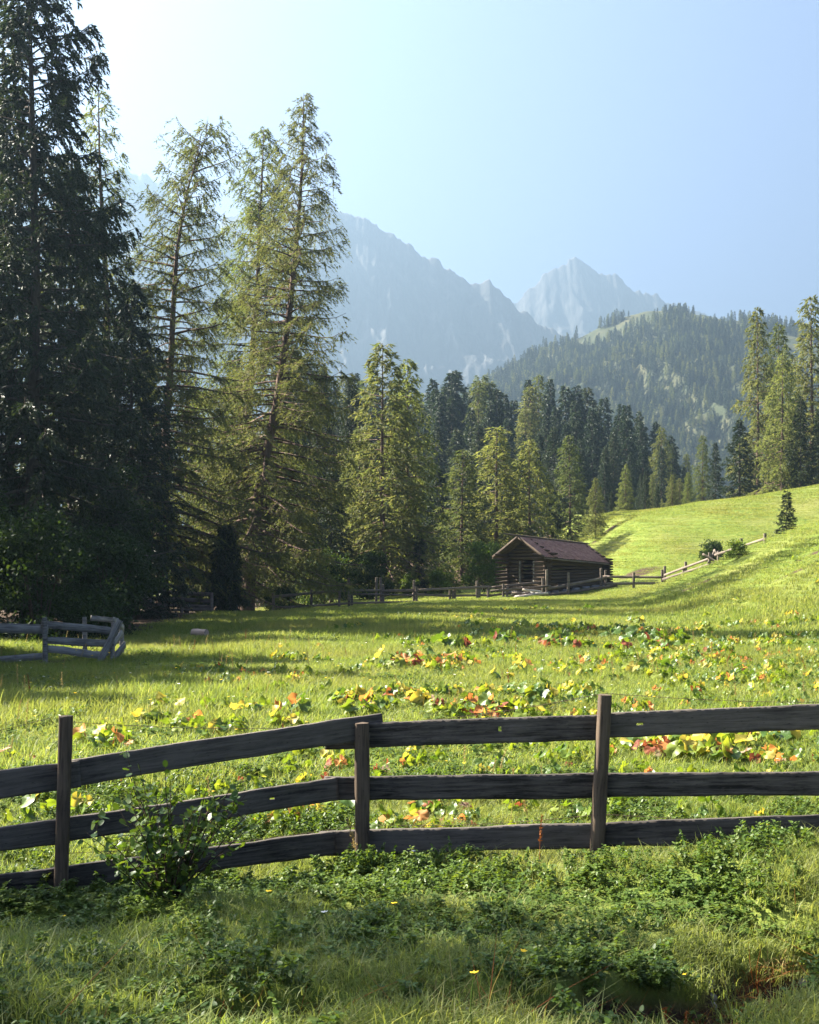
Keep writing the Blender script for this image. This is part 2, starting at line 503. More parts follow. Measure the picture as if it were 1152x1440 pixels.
def soil_mask(x, y):
    bmk, _ = brook_mask(x, y)
    s = bmk * (1 - S((y - 8) / 2))
    s = np.maximum(s, 0.8 * track_mask(x, y))
    # bare scrapes on the right-hand slope
    for cx_, cy_, rx, ry in ((17.9, 53, 1.9, 0.5), (21, 56, 3.2, 0.5), (15.2, 64, 1.0, 0.4), (18.2, 112, 1.3, .7), (17.6, 92, 1.6, .8)):
        s = np.maximum(s, np.exp(-((x - cx_) / rx) ** 2 - ((y - cy_) / ry) ** 2))
    # needle litter beneath the trees
    fl = S((-x - 6.5 - 0.02 * y) / 3.5) * S((y - 37) / 6)
    fl = np.maximum(fl, S((y - 96) / 8) * (1 - S((x - 0.105 * y) / 4)))
    return np.maximum(s, 0.8 * fl)


a_ = gme.attributes.new('soil', 'FLOAT', 'POINT')
a_.data.foreach_set('value', soil_mask(GX, GY).ravel().astype(np.float32))
meadow = link('meadow_ground', gme, M['ground'])
tag(meadow, kind='structure')

# ------------------------------------------------------------------ mountains and the wooded hill


def ridge(name, prof, Yr, front, back, nu, nv, seed, rough, mat, gul=1.0, jag=1.0, pw=1.0):
    px = np.array([p[0] for p in prof], float); py = np.array([p[1] for p in prof], float)
    us = np.linspace(px[0], px[-1], nu)
    hp = np.interp(us, px, py)
    xr = (us - CX) / FPX * Yr
    zr = CAMZ + (HY - hp) / FPX * Yr
    zr = zr + jag * (fbm(xr / 26, xr * 0 + seed, seed, 4) * 9 - np.abs(vnoise(xr / 13, xr * 0 + 3, seed + 4) - .5) * 6 + 1.5)
    v = np.linspace(0, 1, nv)
    nvb = nv // 4
    vb = np.linspace(0, 1, nvb + 1)[1:]
    X = np.repeat(xr[None, :], nv + nvb, 0)
    Yf = Yr - front * (1 - v)
    Yb = Yr + back * vb
    Y = np.repeat(np.concatenate([Yf, Yb])[:, None], nu, 1)
    env = np.concatenate([v ** pw, 1 - vb])[:, None]
    Z = zr[None, :] * env
    # gullies running down the slope, cliffs and ribs
    gx = X / 110.0 + Z / 300.0; gy = Z / 240.0
    w = fbm(X / 300, Y / 300, seed + 5, 3) * 2
    rid = 1 - np.abs(2 * vnoise(gx + w, gy, seed + 1) - 1)
    rid2 = 1 - np.abs(2 * vnoise(gx * 2.7 + w, gy * 2.2, seed + 2) - 1)
    rid3 = 1 - np.abs(2 * vnoise(gx * 7 + w, gy * 6, seed + 3) - 1)
    disp = (rid * 0.55 + rid2 * 0.30 + rid3 * 0.16 - 0.55) * rough * gul + fbm(X / 90, Y / 90, seed + 9, 6) * rough * 0.8 + (0.5 - np.abs(2 * vnoise(X / 16, Y / 40, seed + 12) - 1)) * rough * 0.16 + (vnoise(X / 9, Y / 14, seed + 15) - .5) * rough * 0.09
    vv = np.concatenate([v, 1 - vb])[:, None]
    Z = Z + disp * (np.sin(np.clip(vv, 0, 1) * math.pi) ** 1.5 * 1.0 + 0.05 * vv)
    Y = Y - 0.6 * disp * np.sin(np.clip(vv, 0, 1) * math.pi)
    Z = np.maximum(Z, -3 + 0 * Z)
    n_r, n_c = X.shape
    i_ = np.arange(n_r - 1)[:, None] * n_c; j_ = np.arange(n_c - 1)[None, :]
    F = np.stack([i_ + j_, i_ + j_ + 1, i_ + n_c + j_ + 1, i_ + n_c + j_], -1).reshape(-1, 4)
    me = mesh_np(name, np.stack([X, Y, Z], -1).reshape(-1, 3), F, False)
    # scree collects in the gullies of the middle and lower slope
    sc_ = (1 - rid) * S((vv - 0.05) / 0.15) * (1 - S((vv - 0.55) / 0.25)) * S((vnoise(X / 260, Y / 900, seed + 31) - 0.35) / 0.3)
    a = me.attributes.new('scree', 'FLOAT', 'POINT')
    a.data.foreach_set('value', np.clip(sc_ * 1.5, 0, 1).ravel().astype(np.float32))
    o = link(name, me, mat)
    tag(o, kind='structure')
    return X, Y, Z


profA = [(-700, 290), (-400, 255), (-150, 248), (60, 232), (150, 232), (190, 240), (215, 251), (229, 258), (241, 282), (270, 302), (306, 316), (340, 302), (400, 287),
         (468, 292), (490, 302), (520, 315), (548, 329), (577, 349), (602, 364), (632, 378), (660, 396), (676, 406), (687, 400), (699, 408),
         (725, 429), (760, 452), (810, 490), (900, 560), (1000, 640)]
profB = [(420, 640), (560, 540), (650, 470), (700, 442), (728, 424), (746, 409), (770, 388), (790, 373), (804, 366), (812, 364), (825, 372), (842, 384), (864, 387), (880, 398),
         (896, 411), (920, 413), (949, 431), (1010, 452), (1110, 470), (1250, 430), (1500, 470), (1800, 520)]
ridge('mountain_range', profB, 3500, 560, 600, 640, 170, 41, 95, M['rock'], 1.0, 3.4, 1.1)
ridge('mountain_ridge', profA, 2600, 470, 500, 760, 180, 77, 75, M['rock'], 1.0, 2.8, 1.05)
profC = [(430, 640), (560, 585), (640, 550), (680, 530), (720, 511), (760, 496), (800, 480), (840, 463), (880, 446), (905, 440), (950, 437), (985, 443), (1020, 451),
         (1060, 452), (1090, 455), (1115, 462), (1150, 474), (1220, 480), (1320, 470), (1500, 500), (1800, 540)]
HX, HYY, HZ = ridge('wooded_hill', profC, 1150, 470, 300, 300, 110, 13, 40, M['hill'], 0.9, 0.35, 0.85)

# ------------------------------------------------------------------ trees


def nrm(a):
    return a / (np.linalg.norm(a, axis=-1, keepdims=True) + 1e-9)


def conifer(seed, h, path, r0, t0, nb, Lf, up, droop, tip, dens, tl, hang, q, ll, lw, k=8, sub=True, gap=0.0, tpow=0.85, bare=0.0):
    """returns (wood mesh builder, needle V, needle F). path(t)->(dx,dy) offset of the stem"""
    g = np.random.default_rng(seed)
    wb = MB()
    n = 16
    tt = np.linspace(0, 1, n)
    xy = np.array([path(a) for a in tt])
    pts = np.column_stack([xy, tt * h])
    rad = r0 * ((1 - tt) ** 0.9 * 0.95 + 0.03) + r0 * 0.5 * np.exp(-tt * 35)
    pts[0, 2] = -0.5
    wb.tube(pts, rad, k)
    fv = []
    for i in range(nb):
        t = t0 + (1 - t0) * ((i + g.random()) / nb) ** tpow
        if t > 0.995: t = 0.995
        if g.random() < gap: continue
        az = i * 2.39996 + g.normal() * 0.35
        L = Lf(t, az) * g.uniform(0.5, 1.15)
        if L < 0.12: continue
        d = np.array([math.cos(az), math.sin(az), 0])
        base = np.array([np.interp(t, tt, pts[:, 0]), np.interp(t, tt, pts[:, 1]), t * h])
        K = 6
        s = np.linspace(0, 1, K)
        u_, dr, tp = up(t), droop(t) * g.uniform(.8, 1.2), tip(t)
        sw = g.normal() * 0.12
        perp = np.array([-d[1], d[0], 0])

        def pos(s):
            s = np.asarray(s)[:, None]
            return base + d * L * s * (1 - 0.12 * s) + perp * L * sw * s * s + np.array([0, 0, 1.0]) * L * (u_ * s - dr * s ** 2 + tp * s ** 4)
        bp_ = pos(s)
        br = (0.012 + 0.014 * L) * (1 - 0.85 * s)
        wb.tube(bp_, br, 3)
        m = int(L * dens * g.uniform(.55, 1.35)) + 3
        sj = g.random(m) ** 0.75 * 0.9 + 0.1
        cl = g.uniform(.2, 1.0, 4)
        pick = cl[g.integers(0, 4, m)] + g.normal(0, .07, m)
        sj = np.where(g.random(m) < (.6 if L > 1.2 else .0), np.clip(pick, .08, 1.0), sj)
        if bare > 0: sj = np.maximum(sj, bare * (1 - t) * 0.9 * g.random(m) + sj * 0.5)
        pj = pos(sj)
        sd_ = g.choice([-1, 1], m)[:, None]
        dj = nrm(d * g.uniform(0.2, 0.9, (m, 1)) + perp * sd_ * g.uniform(0.35, 1.0, (m, 1)) + np.array([0, 0, 1.0]) * (g.normal(0, .18, (m, 1)) - hang * 0.5))
        lt = tl * (0.35 + 0.65 * np.sin(np.clip(sj, 0, 1) * 2.6)) * g.uniform(.55, 1.3, m) * min(1, 0.35 + L / 3.0)
        # each twig carries q needle sprays
        rr = g.random((m, q)) * 0.95 + 0.05
        pp = pj[:, None, :] + dj[:, None, :] * (lt[:, None] * rr)[:, :, None]
        pp[:, :, 2] -= hang * lt[:, None] * rr ** 2 * 0.9
        ax = dj[:, None, :] + np.array([0, 0, -1.0]) * (hang * 1.1 * rr)[:, :, None] + g.normal(0, .45, (m, q, 3))
        ax = nrm(ax)
        wv = nrm(np.cross(ax, g.normal(0, 1, (m, q, 3)))) * (lw * g.uniform(.6, 1.3, (m, q, 1)))
        al = ax * (ll * g.uniform(.6, 1.3, (m, q, 1)))
        tri = np.stack([pp - wv * .5, pp + wv * .5 + al * .15, pp + al], 2).reshape(-1, 3)
        fv.append(tri)
        if sub:
            tipv = pj + dj * lt[:, None]
            tipv[:, 2] -= hang * lt * 0.9
            w2 = nrm(np.cross(dj, np.array([0, 0, 1.0]))) * 0.010
            tr = np.stack([pj - w2, pj + w2, tipv], 1).reshape(-1, 3)
            wb.add(tr, np.arange(len(tr)).reshape(-1, 3))
    V = np.concatenate(fv)
    return wb, V, np.arange(len(V)).reshape(-1, 3)


def bend(pts):
    a = np.array(pts, float)
    return lambda t: (np.interp(t, a[:, 0], a[:, 1]), np.interp(t, a[:, 0], a[:, 2]) if a.shape[1] > 2 else 0.0)


def tree_obj(name, wb, V, F, bark, needles, loc, label, cat, group=None, rz=0.0):
    r = thing(name, loc, label, cat, group, rz)
    link('trunk', wb.mesh('trunk', True), bark, r)
    link('crown', mesh_np('crown', V, F), needles, r)
    return r


def copy_tree(src, loc, sx, sz, rz, label, cat, group=None):
    r = src.copy(); COL.objects.link(r)
    r.location = loc; r.scale = (sx, sx, sz); r.rotation_euler = (0, 0, rz)
    for kx in ('label', 'category', 'group'):
        if kx in r: del r[kx]
    tag(r, label, cat, group)
    for ch in src.children:
        c = ch.copy(); COL.objects.link(c); c.parent = r
    return r


def larch(seed, h, path, lmax, pw=0.8, t0=0.12, nb=165, q=7, dens=9, ll=.24, lw=.055, r0=None, gap=0.06, tl=0.95, hang=0.55, bare=0.0, side=None, sub=True):
    f = lambda t, az: lmax * (1 - t) ** pw * (1.0 if side is None else side(t, az)) + 0.15
    return conifer(seed, h, path, r0 or h * 0.0125, t0, nb, f, lambda t: -0.12 + 0.75 * t * t, lambda t: 0.42 - 0.25 * t, lambda t: 0.26, dens, tl, hang, q, ll, lw, 8, sub, gap, 1.1, bare)


def spruce(seed, h, path, lmax, pw=0.65, t0=0.04, nb=200, q=9, dens=11, ll=.24, lw=.075, r0=None, gap=0.02, tl=0.7, hang=0.55, sub=True):
    f = lambda t, az: lmax * (1 - t) ** pw + 0.12
    return conifer(seed, h, path, r0 or h * 0.0115, t0, nb, f, lambda t: -0.1 + 0.65 * t, lambda t: 0.5 - 0.1 * t, lambda t: 0.34, dens, tl, hang, q, ll, lw, 7, sub, gap, 0.9)


def hero(px, Y, topy):
    x = (px - CX) / FPX * Y
    zb = Hs(x, Y)
    return (x, Y, zb), CAMZ + (HY - topy) / FPX * Y - zb


straight = lambda t: (0.0, 0.0)


def pxpath(base_px, Y, top_y, base_y, pts):
    """stem bends read as sideways offsets in metres"""
    out_ = []
    for px, py in pts:
        t_ = (base_y - py) / (base_y - top_y)
        out_.append((t_, (px - base_px) * Y / FPX, 0.25 * math.sin(t_ * 5)))
    return bend(sorted(out_))


# the tall straight larch beside the meadow
loc, h = hero(345, 68, 133)
pE = pxpath(345, 68, 133, 828, [(345, 828), (365, 650), (390, 540), (410, 400), (425, 250), (428, 133)])
tree_obj('larch_tree', *larch(101, h, pE, 7.4, 0.8, 0.10, 250, 16, 9, ll=.19, lw=.050), M['bark'], M['larch_dark'], loc,
         'tallest straight-topped larch with a curved trunk at the end of the split-rail fence', 'tree')
loc, h = hero(340, 75, 182)
pF = pxpath(340, 75, 182, 828, [(335, 828), (345, 600), (362, 400), (372, 182)])
tree_obj('larch_tree', *larch(102, h, pF, 6.8, 0.70, 0.06, 250, 17, 9, ll=.20, lw=.052), M['bark'], M['larch'], loc,
         'yellow-green larch right behind the tallest larch, sharing its crown', 'tree')
loc, h = hero(228, 62, 178)
pD = pxpath(228, 62, 178, 835, [(228, 835), (232, 580), (240, 500), (243, 430), (250, 340), (268, 250), (285, 208), (300, 178)])


def sideD(t, az):
    v = 1.0
    if t > 0.9: v *= 1.35
    return v * (0.75 + 0.45 * abs(math.sin(az * 1.5 + t * 9)))


tree_obj('larch_tree', *larch(103, h, pD, 6.6, 0.60, 0.10, 230, 16, 9, ll=.19, lw=.050, gap=0.16, side=sideD, bare=0.5), M['bark'], M['larch_dark'], loc,
         'gaunt larch with a broken leaning top and bare dark trunk', 'tree')
loc, h = hero(148, 60, 122)
pB = pxpath(148, 60, 122, 835, [(150, 835), (150, 400), (142, 240), (140, 122)])
tree_obj('larch_tree', *larch(104, h, pB, 5.0, 0.75, 0.12, 150, 14, 8, ll=.19, lw=.050), M['bark'], M['larch'], loc,
         'slender larch with a thin pale tip rising out of the dark spruces', 'tree')
loc, h = hero(42, 44, -130)
tree_obj('spruce_tree', *spruce(105, h, bend([(0, 0, 0), (.5, .2, .1), (1, -.1, 0)]), 5.6, 0.55, 0.05, 240, 16, 13, ll=.19, lw=.075, hang=.6), M['bark_grey'], M['spruce'], loc,
         'biggest dark spruce, standing behind the silvery plank fence', 'tree')
loc, h = hero(185, 53, 395)
sC = tree_obj('spruce_tree', *spruce(106, h, straight, 3.3, 0.7, 0.03, 190, 13, 12, ll=.18, lw=.06), M['bark_grey'], M['spruce'], loc,
              'dense dark spruce in front of the gaunt larch', 'tree')
loc, h = hero(100, 55, 215)
sD = tree_obj('spruce_tree', *spruce(107, h, straight, 4.6, 0.7, 0.05, 220, 15, 12, ll=.19, lw=.075), M['bark_grey'], M['spruce'], loc,
              'dark spruce between the biggest spruce and the slender larch', 'tree')
loc, h = hero(318, 61, 738)
tree_obj('spruce_tree', *spruce(108, h, straight, 1.35, 0.7, 0.0, 130, 9, 16, ll=.2, lw=.07, tl=.5), M['bark_grey'], M['spruce'], loc,
         'small dense dark spruce beside the end of the plank paddock fence', 'tree')
# copies deeper in the wood and beyond the edge of the picture; they carry the shade on the meadow
gl = 'spruces crowding the edge of the wood'
for px, Y, ty, src, sw in ((-60, 50, -60, sD, 1.1), (15, 62, 120, sC, 1.6), (205, 92, 480, sD, .8), (-180, 46, 60, sC, 1.5), (262, 100, 500, sC, 1.4), (120, 74, 420, sD, .8),
                           (398, 88, 520, sD, 0.7), (450, 104, 520, sC, 1.3), (495, 112, 530, sD, 0.8), (330, 106, 500, sC, 1.4)):
    loc, h = hero(px, Y, ty)
    hs = {sC: hero(185, 53, 395)[1], sD: hero(100, 55, 215)[1]}[src]
    copy_tree(src, loc, sw, h / hs, px * 0.7, 'dark spruce crowded into the wood behind the tall larches', 'tree', gl)
hC, hD = hero(185, 53, 395)[1], hero(100, 55, 215)[1]
for x, Y, h, src, sw in ( (-16.5, 28.5, 15, sC, 1.2), (-21, 31, 18, sD, 1.0), (-14.5, 25.2, 11, sC, 1.3), (-15.5, 22.6, 11, sC, 1.1), (-14.5, 31.5, 12, sC, 1.2), (-27, 36, 22, sD, 1.0), (-24, 42, 22, sD, 1.0), (-32, 47, 25, sD, 1.1), (-20, 25.5, 13, sC, 1.1)):
    hs = hC if src is sC else hD
    copy_tree(src, (x, Y, Hs(x, Y)), sw, h / hs, x * 3.1, 'dark spruce standing apart at the meadow edge beyond the silvery plank fence', 'tree', 'spruces at the meadow edge')

# ---- middle distance larches and spruces, each with its own height
protoL = []
for k_, (lm, pw_) in enumerate(((4.0, .75), (3.4, .65), (4.6, .85))):
    protoL.append((larch(200 + k_, 16.0, bend([(0, 0, 0), (.4, .15 * (k_ - 1), .1), (1, -.1, 0)]), lm, pw_, 0.06, 125, 6, 8, ll=.36, lw=.11, gap=.05, tl=.9, hang=.5, sub=False)))
protoS = []
for k_, (lm, pw_) in enumerate(((3.2, .75), (2.6, .7), (3.7, .8))):
    protoS.append((spruce(220 + k_, 16.0, straight, lm, pw_, 0.02, 135, 7, 8, ll=.36, lw=.13, tl=.75, hang=.45, sub=False)))
PROTO = {}


def place_mid(key, px, Y, ty, wid, rz, label, group, cat='tree'):
    loc, h = hero(px, Y, ty)
    if key not in PROTO:
        lst = protoL if key[0] in 'LK' else protoS
        wb, V, F = lst[int(key[1])]
        mat = {'L': M['larch'], 'K': M['larch_dark'], 'S': M['spruce'], 'F': M['forest_spruce']}[key[0]]
        PROTO[key] = (wb.mesh('trunk', True), mesh_np('crown', V, F))
        PROTO[key][0].materials.append(M['bark'] if key[0] in 'LK' else M['bark_grey'])
        PROTO[key][1].materials.append(mat)
    r = thing('larch_tree' if key[0] in 'LK' else 'spruce_tree', loc, label, cat, group, rz)
    s = h / 16.0
    r.scale = (s * wid, s * wid, s)
    link('trunk', PROTO[key][0], None, r)
    link('crown', PROTO[key][1], None, r)
    return r


mid = [
    ('K0', 541, 92, 482, 1.15, 'taller of the twin yellow-green larches in the open by the split-rail fence', None),
    ('L2', 574, 95, 505, 0.95, 'lower of the twin yellow-green larches in the open by the split-rail fence', None),
    ('K1', 650, 104, 632, 1.4, 'thin grey-green larch nearest the twin larches', 'small larches behind the barn'),
    ('L1', 697, 107, 600, 1.45, 'bright pointed larch behind the barn roof', 'small larches behind the barn'),
    ('L0', 745, 108, 618, 1.25, 'larch behind the barn ridge with drooping uneven branches', 'small larches behind the barn'),
    ('K2', 801, 121, 612, 1.2, 'larch with a visible trunk above the right end of the barn roof', 'small larches behind the barn'),
    ('K0', 838, 112, 672, 1.1, 'low brownish larch at the foot of the pasture hill', None),
    ('L2', 880, 128, 652, 1.0, 'pale pointed larch peeping over the pasture crest', None),
    ('S0', 908, 131, 662, 1.0, 'small dark spruce behind the pasture crest', 'young spruces behind the pasture crest'),
    ('S1', 924, 133, 682, 1.1, 'small dark spruce behind the pasture crest', 'young spruces behind the pasture crest'),
    ('K0', 946, 134, 668, 1.25, 'broad grey-green larch sapling behind the pasture crest', 'larch saplings behind the pasture crest'),
    ('L1', 968, 136, 664, 1.2, 'broad grey-green larch sapling behind the pasture crest', 'larch saplings behind the pasture crest'),
    ('K1', 988, 150, 612, 1.0, 'thin grey larch among the saplings behind the pasture crest', None),
    ('S2', 1006, 143, 622, 0.9, 'dark spruce beside the thin grey larch', None),
    ('S2', 1040, 132, 590, 1.35, 'bushy dark spruce at the foot of the tall open larch', None),
    ('K2', 1066, 138, 432, 0.78, 'tall open larch with tiered flat branches above the pasture', None),
    ('L0', 1100, 128, 498, 0.95, 'yellow-green larch below the tall open larch', None),
    ('S0', 1126, 126, 556, 1.0, 'dark spruce at the top of the pasture hill', 'dark spruces at the top of the pasture'),
    ('S1', 1152, 125, 575, 1.1, 'dark spruce at the top of the pasture hill', 'dark spruces at the top of the pasture'),
    ('K1', 1142, 142, 416, 1.0, 'very tall larch standing behind the dark spruces of the pasture top', None),
    ('K0', 1096, 160, 455, 0.9, 'grey-green larch in the gap between the two tallest pasture larches', None),
    ('L2', 1195, 135, 430, 0.9, 'larch beyond the very tall one on the pasture top', None),
    ('S2', 1215, 126, 540, 1.1, 'dark spruce at the top of the pasture hill', 'dark spruces at the top of the pasture'),
    ('S1', 430, 84, 642, 1.2, 'small dark spruce below the tallest larch', 'small spruces at the wood edge'),
    ('S0', 466, 90, 655, 1.2, 'small dark spruce below the tallest larch', 'small spruces at the wood edge'),
    ('S2', 590, 93, 748, 1.1, 'very young spruce by the split-rail fence', None),
    ('K0', 505, 100, 600, 1.0, 'dull green larch half hidden behind the twin larches', None),
    ('S0', 615, 112, 655, 1.1, 'dark spruce between the twin larches and the barn', None),
    ('S1', 720, 120, 660, 1.2, 'dark spruce filling the gap behind the small larches', 'spruces behind the small larches'),
    ('S2', 770, 121, 668, 1.1, 'dark spruce filling the gap behind the small larches', 'spruces behind the small larches'),
    ('S0', 672, 119, 664, 1.2, 'dark spruce filling the gap behind the small larches', 'spruces behind the small larches'),
    ('S1', 860, 124, 690, 1.2, 'low dark spruce beside the low brownish larch', None),
]
for i, (k_, px, Y, ty, wd, lab, grp) in enumerate(mid):
    place_mid(k_, px, Y, ty, wd, i * 1.3, lab, grp)

for x, Y, h, wd, k_ in ((-15.5, 11.2, 18.5, .9, 'L0'), (-16, 9.4, 15, .9, 'K2')):
    r = place_mid(k_, CX + x / Y * FPX, Y, HY - (h - CAMZ) / Y * FPX, wd, x, 'larch standing alone at the meadow edge beyond the near fence', 'lone larches at the meadow edge')

# the wood across the valley: every trunk a tree of its own
PT = [(380, 500), (450, 500), (478, 530), (505, 520), (535, 540), (590, 538), (630, 513), (662, 528), (690, 530), (720, 545), (758, 532), (790, 545), (822, 538), (850, 543), (888, 560), (912, 580), (940, 596), (960, 636), (985, 660), (1010, 680)]
ptx = [p[0] for p in PT]; pty = [p[1] for p in PT]
g = np.random.default_rng(55)
kinds = ['F0', 'F1', 'F2', 'F0', 'F1', 'K0', 'F2', 'K1']
for row, (Y0, add, step) in enumerate(((225, 0, 21), (205, 12, 23), (185, 34, 25), (165, 66, 29), (148, 100, 34))):
    px = 395 + row * 7
    while px < 985 - row * 8:
        p_ = px + g.normal() * 4
        ty = np.interp(p_, ptx, pty) + add + g.uniform(-6, 20)
        k_ = kinds[int(g.integers(0, 8))]
        rank = ('on the skyline', 'just below the skyline', 'halfway down', 'in the second rank', 'in the front rank')[row]
        zone = 'behind the twin larches' if p_ < 600 else ('above the barn' if p_ < 850 else 'towards the hazy hill')
        kind_ = 'dark spruce' if k_[0] == 'F' else 'paler larch'
        place_mid(k_, p_, Y0 + g.uniform(-8, 8), ty, g.uniform(.8, 1.25), g.uniform(0, 6),
                  '%s of the closed wood %s, %s' % (kind_, rank, zone),
                  '%s of the closed wood %s %s' % ('spruces' if k_[0] == 'F' else 'larches', rank, zone))
        px += step * g.uniform(.75, 1.25)

# ---- trees on the far hill: too many to count, one mass
protos = bpy.data.collections.new('prototype_store')


def proto_obj(name, me, mat):
    o = bpy.data.objects.new(name, me)
    if len(me.materials) == 0: me.materials.append(mat)
    protos.objects.link(o)
    return o


def scatter(name, pts, rot, scl, idx, objs, label=None, cat=None):
    """vertices carrying rotation, scale and a pick, instanced through geometry nodes as ONE mass"""
    c = bpy.data.collections.new(name + '_set')
    for i, o in enumerate(objs):
        o.name = '%s_%02d' % (name + '_piece', i)
        c.objects.link(o)
    me = bpy.data.meshes.new(name)
    me.vertices.add(len(pts))
    me.vertices.foreach_set('co', np.asarray(pts, np.float32).ravel())
    for an, typ, arr, key in (('rot', 'FLOAT_VECTOR', rot, 'vector'), ('scl', 'FLOAT_VECTOR', scl, 'vector'), ('idx', 'INT', idx, 'value')):
        a = me.attributes.new(an, typ, 'POINT')
        a.data.foreach_set(key, np.asarray(arr, np.int32 if typ == 'INT' else np.float32).ravel())
    o = link(name, me)
    ng = bpy.data.node_groups.new(name + '_nodes', 'GeometryNodeTree')
    ng.interface.new_socket('Geometry', in_out='INPUT', socket_type='NodeSocketGeometry')
    ng.interface.new_socket('Geometry', in_out='OUTPUT', socket_type='NodeSocketGeometry')
    gi = ng.nodes.new('NodeGroupInput'); go = ng.nodes.new('NodeGroupOutput')
    ip = ng.nodes.new('GeometryNodeInstanceOnPoints')
    ci = ng.nodes.new('GeometryNodeCollectionInfo')
    ci.inputs[0].default_value = c
    ci.inputs['Separate Children'].default_value = True
    ci.inputs['Reset Children'].default_value = True
    L = ng.links
    L.new(gi.outputs[0], ip.inputs['Points'])
    L.new(ci.outputs[0], ip.inputs['Instance'])
    ip.inputs['Pick Instance'].default_value = True
    for an, dt, sock in (('rot', 'FLOAT_VECTOR', 'Rotation'), ('scl', 'FLOAT_VECTOR', 'Scale'), ('idx', 'INT', 'Instance Index')):
        na = ng.nodes.new('GeometryNodeInputNamedAttribute'); na.data_type = dt
        na.inputs[0].default_value = an
        if sock == 'Rotation':
            e2 = ng.nodes.new('FunctionNodeEulerToRotation')
            L.new(na.outputs[0], e2.inputs[0]); L.new(e2.outputs[0], ip.inputs[sock])
        else:
            L.new(na.outputs[0], ip.inputs[sock])
    L.new(ip.outputs[0], go.inputs[0])
    md = o.modifiers.new('scatter', 'NODES'); md.node_group = ng
    tag(o, label, cat, None, 'stuff')
    return o


far = []
for k_ in range(4):
    wb, V, F = spruce(300 + k_, 18.0, straight, (3.4, 2.6, 3.0, 4.0)[k_], .7, 0.03, 46, 3, 3, ll=1.1, lw=.55, tl=1.2, hang=.4, sub=False)
    far.append(proto_obj('far', mesh_np('far', V, F), M['larch_dark'] if k_ == 3 else M['forest_spruce']))
g = np.random.default_rng(66)
nR, nC = HX.shape
front_rows = 110
cand = 34000
ri = g.integers(2, front_rows + 4, cand); cj = g.integers(0, nC, cand)
fx = HX[ri, cj]; fy = HYY[ri, cj]; fz = HZ[ri, cj]
dens = vnoise(fx / 70, fy / 45, 404) * 0.6 + vnoise(fx / 28, fy / 22, 405) * 0.5 + 0.35 * (1 - ri / front_rows)
keep = dens > 0.50
pxh = fx / fy * FPX + CX
keep &= (pxh > 380) & (pxh < 1500)
fx, fy, fz = fx[keep], fy[keep], fz[keep]
sc_ = g.uniform(.30, .70, len(fx))
scatter('hillside_forest', np.column_stack([fx + g.normal(0, 1.5, len(fx)), fy, fz - 0.6]), np.column_stack([0 * fx, 0 * fx, g.uniform(0, 6.28, len(fx))]),
        np.column_stack([sc_, sc_, sc_ * g.uniform(.9, 1.2, len(fx))]), g.integers(0, 4, len(fx)), far,
        'conifers covering the hazy hill below the rocky peaks', 'forest')

# ---- broadleaf bushes


def bush(seed, h, w, n, leaf, stems=7, clumps=16, fat=1.0):
    g = np.random.default_rng(seed)
    wb = MB()
    cs = []
    for i in range(clumps):
        a = g.uniform(0, 6.28); zz = g.uniform(.06, 1) * h
        rmax = w * (1 - 0.75 * (zz / h) ** 2) ** .5
        r_ = rmax * g.uniform(.2, .95)
        cs.append((r_ * math.cos(a), r_ * math.sin(a), zz * .93, fat * g.uniform(.16, .34) * min(w, h * .6)))
    for i in range(stems):
        c = cs[i % len(cs)]
        s = np.linspace(0, 1, 6)[:, None]
        p = np.array([[c[0] * .12, c[1] * .12, -0.15]]) * (1 - s) + np.array([[c[0], c[1], c[2]]]) * s
        p[:, 2] += 0.12 * h * np.sin(s[:, 0] * 3.14)
        wb.tube(p, (0.008 + 0.006 * h) * (1 - .8 * s[:, 0]), 4)
    m = n // clumps
    vs = []
    for c in cs:
        d = nrm(g.normal(0, 1, (m, 3)))
        rr = c[3] * (g.random((m, 1)) ** .45) * g.uniform(.85, 1.4, (m, 1))
        p = np.array(c[:3]) + d * rr * [1.15, 1.15, .9]
        p = p[p[:, 2] > 0.02]
        mm = len(p)
        ax = nrm(g.normal(0, 1, (mm, 3)) + [0, 0, -.2]) * leaf * g.uniform(.6, 1.3, (mm, 1))
        wv = nrm(np.cross(ax, g.normal(0, 1, (mm, 3)))) * leaf * .32 * g.uniform(.7, 1.2, (mm, 1))
        vs.append(np.stack([p, p + ax * .45 + wv, p + ax, p + ax * .45 - wv], 1).reshape(-1, 3))
    V = np.concatenate(vs)
    return wb, V, np.arange(len(V)).reshape(-1, 4)


def bush_at(name, seed, px, Y, h, w, n, leaf, mat, label, cat='bush', group=None, clumps=16, fat=1.0):
    x = (px - CX) / FPX * Y
    wb, V, F = bush(seed, h, w, n, leaf, 7, clumps, fat)
    r = thing(name, (x, Y, Hs(x, Y)), label, cat, group)
    link('stem', wb.mesh('stem', True), M['twig'], r)
    link('foliage', mesh_np('foliage', V, F), mat, r)
    return r


